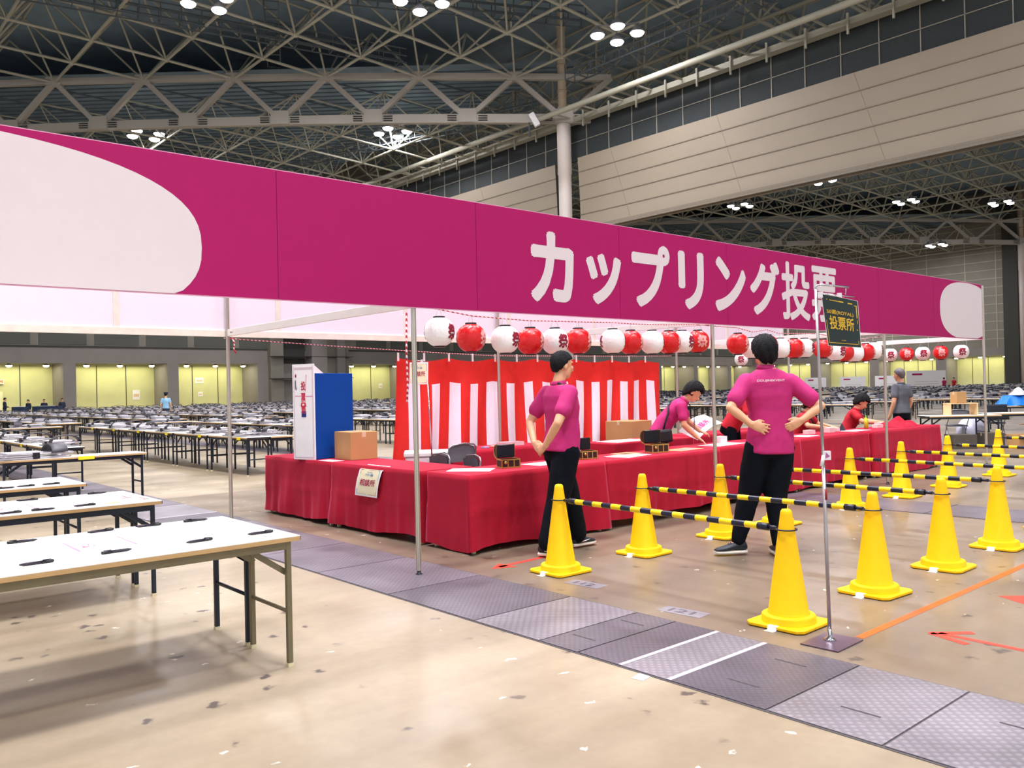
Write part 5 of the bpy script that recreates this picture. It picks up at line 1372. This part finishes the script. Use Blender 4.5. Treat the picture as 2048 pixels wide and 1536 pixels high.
def shoe(parent, ankle, fwd, mark=None, z0=0.0):
    a = Vector(ankle); f = Vector((fwd[0], fwd[1], 0)).normalized(); s_ = Vector((f.y, -f.x, 0)); c = Vector((a.x, a.y, z0))
    L = lambda q, x, z: c + f*q + s_*x + Vector((0,0,z))
    prof = [(-.08,.028,.035,.08),(-.065,.04,.03,.112),(-.03,.044,.03,.12),(.02,.044,.03,.106),(.07,.049,.028,.085),(.12,.052,.026,.07),(.17,.046,.026,.056),(.2,.028,.026,.042)]
    rg = [[L(q, w_*math.cos(2*PI*k/16), zb+(zt-zb)*(.5+.5*math.sin(2*PI*k/16))) for k in range(16)] for q, w_, zb, zt in prof]
    mb = MB(); mb.loft(rg); up = mb.build('shoe', shoe_k, parent)
    rg = [[L(q*1.02, (w_+.004)*math.copysign(abs(math.cos(2*PI*k/16))**.6, math.cos(2*PI*k/16)), .016+.014*math.copysign(abs(math.sin(2*PI*k/16))**.5, math.sin(2*PI*k/16))) for k in range(16)] for q, w_, zb, zt in prof]
    mb = MB(); mb.loft(rg); mb.build('sole', sole_w, up)
    mb = MB()
    for q in (.035,.055,.075): mb.tube([L(q,-.02,.100-.3*(q-.02)), L(q+.004,0,.108-.3*(q-.02)), L(q,.02,.100-.3*(q-.02))], .003, 5)
    mb.build('laces', M('laces_grey', (90,96,110), .6), up)
    if mark:
        mb = MB()
        for sx in (-1,1):
            mb.tube([L(-.045,sx*.044,.075), L(-.01,sx*.0475,.05), L(.04,sx*.051,.05), L(.10,sx*.0535,.06)], [.002,.0065,.005,.0015], 6)
        mb.build('side_mark', mark_w, up)
def person(label, loc, rz, J, top, bottom, hair, style='full', voxel=.007, cloth_voxel=.011, sleeve=.55, hem=None, shoes=True, mark=False, seed=1, group=None, hands=None, girth=1.0, lower=True, collar=True):
    """J in body axes: x right, y forward, z up, metres"""
    G = girth; mb = MB()
    pel, wa, ch, nb, hd = (V3(*J[k]) for k in ('pelvis','waist','chest','neck','head'))
    lat = (V3(*J['shR'])-V3(*J['shL'])).normalized(); hl = (V3(*J['hipR'])-V3(*J['hipL'])).normalized()
    up_ = (nb-ch).normalized()
    torso = [(pel-(wa-pel)*.55,.12*G,.085*G),(pel,.158*G,.108*G),(wa,.138*G,.098*G),(wa.lerp(ch,.5),.148*G,.106*G),(ch,.168*G,.112*G),(ch.lerp(nb,.55),.17*G,.098*G),(ch.lerp(nb,.82),.125*G,.072*G),(nb,.07*G,.058*G)]
    rings_along(mb, torso, lat)
    limb(mb, [nb-up_*.05, nb+up_*.02, nb.lerp(hd,.62)], [.062,.056,.053])
    A = head_parts(mb, hd, J['face'], J.get('hup', (0,0,1)))
    for s_ in 'LR':
        sh, el, wr = V3(*J['sh'+s_]), V3(*J['el'+s_]), V3(*J['wr'+s_])
        limb(mb, [sh, sh.lerp(el,.5), el, el.lerp(wr,.35), wr], [.056*G,.046*G,.039,.039,.027])
        h_ = (hands or {}).get(s_)
        if h_: hand(mb, wr, *h_)
        else: hand(mb, wr, (wr-el), (0,1,0) if s_ == 'R' else (0,1,0), (-1,0,0) if s_ == 'R' else (1,0,0), .3)
        hp, kn, an = V3(*J['hip'+s_]), V3(*J['kn'+s_]), V3(*J['an'+s_])
        limb(mb, [hp, hp.lerp(kn,.4), kn, kn.lerp(an,.3), an], [.084*G,.074*G,.054,.053,.036])
        ff = V3(*J['foot'+s_]).normalized(); limb(mb, [an, an+ff*.05+V3(0,0,-.03), an+ff*.14+V3(0,0,-.045)], [.035,.035,.022])
    body = mesh_obj('person', solid(mb, voxel, 2), skin_m, None)
    body.location = loc; body.rotation_euler = (0,0,rz)
    tag(body, label, 'person', group)
    # shirt
    hz = hem if hem is not None else .06
    mb = MB(); e = .014
    low = pel-(wa-pel).normalized()*hz
    rings_along(mb, [(low,.172*G+e,.122*G+e),(pel,.168*G+e,.118*G+e),(wa,.152*G+e,.11*G+e)]+[(c,a*1.0+e,b_+e) for c, a, b_ in torso[3:7]]+[(nb-up_*.004,.072*G+.008,.06*G+.008)], lat, 26)
    for s_ in 'LR':
        sh, el = V3(*J['sh'+s_]), V3(*J['el'+s_])
        limb(mb, [sh-(sh-ch)*.25, sh, sh.lerp(el,sleeve*.6), sh.lerp(el,sleeve)], [.07*G,.069*G,.066*G,.068*G], 18) if sleeve < 1 else limb(mb, [sh, el, el.lerp(V3(*J['wr'+s_]),.9)], [.068*G,.052,.04])
    shirt = mesh_obj('shirt', solid(mb, cloth_voxel, 4, .012), top, body)
    if collar and voxel < .02:
        mb = MB(); rg = []
        for rr, hh in ((.073,-.012),(.082,-.022),(.069,.03),(.063,.03)):
            rg.append([nb + lat*rr*1.02*math.cos(2*PI*k/24) + lat.cross(up_)*rr*.9*math.sin(2*PI*k/24) + up_*hh for k in range(24)])
        mb.loft(rg, 0, False, True, True); mb.build('collar', top, shirt)
    # trousers
    if lower:
        mb = MB()
        rings_along(mb, [(pel-(wa-pel).normalized()*.16,.13*G,.105*G),(pel-(wa-pel).normalized()*.06,.170*G,.122*G),(pel+(wa-pel)*.35,.162*G,.114*G)], hl, 24)
        for s_ in 'LR':
            hp, kn, an = V3(*J['hip'+s_]), V3(*J['kn'+s_]), V3(*J['an'+s_])
            limb(mb, [hp, hp.lerp(kn,.45), kn, kn.lerp(an,.5), kn.lerp(an,.93)], J.get('leg_r', [.097*G,.09*G,.073,.063,.056]), 18)
        mesh_obj('trousers', solid(mb, cloth_voxel, 4, .014), bottom, body)
    mb = hair_cap(A, style, seed); h = mb.build('hair', hair, body)
    if voxel < .012:
        for sx in (-1,1):
            mb = MB(); mb.ball(A(sx*.033,.094,-.004), .0085, 10, 0, (1.3,1,.8)); mb.build('eye', eye_k, body)
        mb = MB(); mb.tube([A(-.022,.088,-.066),A(0,.097,-.064),A(.022,.088,-.066)], [.003,.0055,.003], 8); mb.build('lips', lip_m, body)
    if shoes:
        for s_ in 'LR': shoe(body, J['an'+s_], J['foot'+s_], mark, J['an'+s_][2]-.085)
    return body, shirt, A

# person seen from behind, hands on the lower back
J = dict(pelvis=(0,0,.99), waist=(.005,.0,1.12), chest=(-.005,.0,1.36), neck=(-.025,-.01,1.595), head=(-.03,.02,1.735), face=(-.15,1,-.02),
    shL=(-.195,-.01,1.485), shR=(.18,-.01,1.475), elL=(-.365,-.12,1.265), elR=(.40,-.12,1.265), wrL=(-.205,-.165,1.125), wrR=(.235,-.135,1.15),
    hipL=(-.095,0,.93), hipR=(.09,0,.93), knL=(-.185,.03,.51), knR=(.03,-.02,.51), anL=(-.30,.01,.095), anR=(.02,-.12,.095), footL=(-1,-.12,0), footR=(.05,1,0), leg_r=[.122,.118,.098,.078,.06])
b2, s2, _ = person('person seen from behind in a magenta polo shirt, hands on lower back', (6.46,4.07,0), VIEW_RZ, J, polo, trouser_k, hair_k, 'full', hem=.125, sleeve=.68, mark=False, seed=4,
    hands={'L': ((.15,.015,-.055),(0,1,.0),(.2,0,.9),.12,1.05,.12), 'R': ((-.09,.0,-.05),(-.2,1,0),(0,.0,1),.25,1.0)}, girth=1.12)
mb = MB(); put_text(mb, 'DOUJINEKVENT', lambda u,v: (-.14+.235*u-.0, -.138-.012*(1-(2*u-1)**2), 1.475+v*.024), 0, 0, 1, 1, .03); mb.build('white_lettering', print_white, s2, fix=False)
# person on the left, arms behind the back, facing right
J = dict(pelvis=(0,0,.96), waist=(0,.02,1.09), chest=(0,.01,1.29), neck=(0,-.01,1.50), head=(0,.03,1.665), face=(0,1,-.05),
    shL=(-.195,-.02,1.42), shR=(.195,-.02,1.42), elL=(-.26,-.17,1.16), elR=(.265,-.19,1.165), wrL=(-.09,-.225,.98), wrR=(.12,-.235,.965),
    hipL=(-.09,0,.91), hipR=(.09,0,.91), knL=(-.11,.13,.50), knR=(.10,-.10,.50), anL=(-.125,.235,.095), anR=(.11,-.23,.095), footL=(-.2,1,0), footR=(.75,.7,0), leg_r=[.122,.118,.105,.096,.09])
b1, s1, A1 = person('person in magenta polo shirt and black trousers, arms behind back, beside the counter', (5.31,5.46,0), VIEW_RZ-1.08, J, polo, trouser_k, hair_k, 'short', hem=.07, sleeve=.6, mark=True, seed=9,
    hands={'R': ((-.6,-.1,-.35),(0,1,0),(0,-.3,1),.4,1.0), 'L': ((.6,-.1,-.3),(0,1,0),(0,.3,1),.3,1.0)}, girth=1.1)
strap_k = M('strap_black', (20,20,28), .6); card_w = M('pass_card', (224,220,206), .4)
mb = MB(); mb.tube([(-.03,.135,1.0),(.0,.155,1.15),(.05,.152,1.3),(.1,.1,1.46),(.06,-.06,1.51)], .011, 6); mb.build('shoulder_strap', strap_k, s1)
mb = MB(); mb.obox((.02,.165,1.06),(.06,.006,.16),0,0,-.05); mb.build('pass_holder', card_w, s1)
mb = MB(); mb.box(-.12,.128,.955,.02,.134,.985); mb.build('belt_strip', M('belt_cream', (226,214,150), .6), s1)
# person bending over the counter
def bend(hx=.0): return dict(pelvis=(0,-.02,.88), waist=(0,.05,1.0), chest=(0,.18,1.14), neck=(0,.30,1.27), head=(0,.42,1.37), face=(.1,.75,-.6), hup=(0,.55,.8),
    shL=(-.18,.25,1.22), shR=(.18,.25,1.20), elL=(-.24,.36,.99), elR=(.24,.28,.96), wrL=(-.17,.5,.86), wrR=(.21,.44,.80),
    hipL=(-.09,-.02,.85), hipR=(.09,-.02,.85), knL=(-.1,.02,.47), knR=(.1,.02,.47), anL=(-.11,-.02,.09), anR=(.11,-.02,.09), footL=(-.1,1,0), footR=(.1,1,0))
b3, s3, _ = person('person in magenta polo shirt bending over the counter, arranging a printed sheet', (8.76,7.12,0), VIEW_RZ-1.72, bend(), polo, trouser_k, hair_k, 'full', hem=.05, sleeve=.62, seed=12, voxel=.008,
    hands={'R': ((0,.5,-.35),(0,-.3,-1),(-1,0,0),.3,.95), 'L': ((.05,.6,-.2),(0,-.3,-1),(1,0,0),.5,.95)}, girth=.95)
mb = MB(); mb.tube([(-.09,.33,1.335),(-.02,.2,1.30),(.1,.09,1.215),(.185,.08,1.1),(.19,.04,.98),(.195,.02,.9)], .013, 6); st = mb.build('shoulder_strap', strap_k, s3)
mb = MB(); mb.obox((.215,.02,.82),(.07,.22,.17),0,0,.1); mb.build('waist_bag', strap_k, s3, bevel=.03)
mb = MB(); mb.tube([(-.06,.34,1.24),(0,.42,1.14),(.0,.42,1.02)], .005, 5); mb.tube([(.06,.34,1.24),(.0,.42,1.14)], .005, 5); mb.build('lanyard', strap_k, s3)
mb = MB(); mb.obox((0,.42,.96),(.08,.008,.12)); mb.build('pass_holder', M('pass_mauve', (120,60,90), .4), s3)
t = thing('printed_sheet', 'white printed sheet with pink and blue characters held above the counter', 'sign', (9.18,6.86,.74), 0)
def sh_fn(u, v, l): 
    c = Vector((.0,.0,.0)); a = Vector((.62,.04,.20)); b_ = Vector((-.12,.22,.12))
    q = c + a*u + b_*v + Vector((0,0,.05*math.sin(u*PI))); return q + Vector((-.2,-.6,.75)).normalized()*l
mb = MB(); mb.grid(lambda u,v: sh_fn(u,v,0), 12, 6); ps = mb.build('sheet', white_sheet, t, fix=False)
mb = MB(); put_text(mb, '相談所', lambda u,v: sh_fn(u,v,.002), .2, .25, .75, .6, .03); mb.build('lettering', M('sheet_pink', (214,50,130), .6), ps, fix=False)
mb = MB(); put_text(mb, 'ご案内', lambda u,v: sh_fn(u,v,.002), .25, .68, .5, .82, .03); mb.build('lettering', sign_blue, ps, fix=False)
# seated staff in red shirts
def sit(lean, hz=0.0, reach=.0): return dict(pelvis=(0,-.05,.53), waist=(0,-.03+lean*.25,.66), chest=(0,lean*.6,.84-lean*.12), neck=(0,lean,1.03-lean*.3), head=(0,lean+.09,1.18-lean*.45), face=(0,.8,-.55), hup=(0,.5,.8),
    shL=(-.18,lean-.03,.97-lean*.3), shR=(.18,lean-.03,.97-lean*.3), elL=(-.27,lean+.1,.79), elR=(.27,lean+.1,.79), wrL=(-.16,lean+.32+reach*.3,.76), wrR=(.15,lean+.32+reach,.76),
    hipL=(-.09,-.03,.51), hipR=(.09,-.03,.51), knL=(-.12,.36,.51), knR=(.12,.36,.51), anL=(-.13,.33,.09), anR=(.13,.33,.09), footL=(0,1,0), footR=(0,1,0))
flat = {'R': ((-.15,.6,-.08),(0,.1,-1),(-1,0,0),.25,.95), 'L': ((.15,.6,-.08),(0,.1,-1),(1,0,0),.25,.95)}
person('person in a red shirt leaning over the counter left of the third booth post', (10.5,7.22,0), VIEW_RZ-2.1, dict(bend(), wrR=(.12,.52,.80)), polo_r, trouser_k, hair_k, 'full', seed=15, voxel=.01, hands={'R': ((-.2,.6,-.2),(0,-.3,-1),(-1,0,0),.3,.95), 'L': ((.1,.6,-.25),(0,-.3,-1),(1,0,0),.4,.95)})
b5, s5, A5 = person('dark haired person in a red shirt seated writing at the counter', (12.45,7.36,0), VIEW_RZ-2.2, sit(.17), polo_r, trouser_k, hair_k, 'full', seed=18, voxel=.009, hands=flat)
mb = MB(); mb.tube([(.05,.1,1.02),(.07,.27,.88),(.02,.32,.74)], .012, 6); mb.build('neck_strap', strap_k, s5)
person('person in a red shirt seated at the far end of the counter, sorting slips', (14.05,7.34,0), VIEW_RZ-2.0, sit(.16,0,.1), polo_r, trouser_k, hair_k, 'full', seed=21, voxel=.01, hands=flat)
for x, y, r_, nm in ((12.48,7.42,VIEW_RZ-2.2+PI,'dark haired seated person'),(14.08,7.40,VIEW_RZ-2.0+PI,'seated person at the far end of the counter')):
    folding_chair('folding chair under the ' + nm, (x,y,0), r_, .66, 'folding chairs inside the booth')
stand = lambda s_=1.0, arms=.0: {k: (tuple(c*s_ for c in v) if k not in ('face','footL','footR') else v) for k, v in dict(pelvis=(0,0,.93), waist=(0,.01,1.05), chest=(0,.0,1.25), neck=(0,-.01,1.44), head=(0,.03,1.60), face=(0,1,-.05),
    shL=(-.18,-.01,1.37), shR=(.18,-.01,1.37), elL=(-.25,-.03,1.09), elR=(.25,-.03,1.09), wrL=(-.24,.06+arms,.87+arms*.6), wrR=(.24,.06+arms,.87+arms*.6), hipL=(-.09,0,.88), hipR=(.09,0,.88), knL=(-.1,.02,.48), knR=(.1,.02,.48), anL=(-.11,-.02,.09), anR=(.11,-.02,.09), footL=(-.1,1,0), footR=(.1,1,0)).items()}
grey_shirt = M('shirt_grey', (96,100,110), .8)
person('grey haired person standing beyond the far end of the counter, turned away', (15.95,7.25,0), VIEW_RZ+.5, stand(.98), grey_shirt, trouser_k, hair_g, 'short', seed=25, voxel=.012)
bg, sg_, Ag = person('security guard in a light blue shirt and dark cap walking among the tables', (15.6,45.8,0), VIEW_RZ+.1, stand(1.0), shirt_b, suit_n, hair_k, 'short', seed=28, voxel=.02, cloth_voxel=.02, collar=False)
mb = MB(); mb.lathe([(.095,.045),(.1,.06),(.105,.1),(.12,.13),(.11,.145),(.02,.15)], Ag(0,-.005,0), 20); mb.tube([Ag(-.07,.07,.06),Ag(0,.14,.045),Ag(.07,.07,.06)], .012, 6); mb.build('cap', cap_k, bg)
for (x, y, r_, s_, lab, tp, ar) in ((13.05,73.0,-.9,.99,'person in a dark suit standing left of the small desk, far left',suit_n,.2),(14.9,74.4,2.9,.88,'person in a dark suit behind the small desk, far left',suit_n,.0),(15.85,73.7,-2.6,.88,'person in dark clothes at the long desk with arm raised, left one',suit_n,.25),(16.95,73.0,-2.4,.9,'person in dark clothes at the long desk, right one',suit_n,.25)):
    person(lab, (x,y,0), VIEW_RZ+r_, stand(s_, ar), tp, suit_n, hair_k, 'short', seed=31, voxel=.025, cloth_voxel=.025, collar=False, sleeve=1.0)
for (x, y, r_, lab, tp) in ((91.5,37.1,.3,'distant person in a pink shirt before the notice board in the second hall',polo),(92.2,36.4,2.0,'distant person in dark red beside the person in pink, second hall',polo_r)):
    person(lab, (x,y,0), VIEW_RZ+r_, stand(1.0), tp, suit_n, hair_k, 'short', seed=35, voxel=.03, cloth_voxel=.03, collar=False)
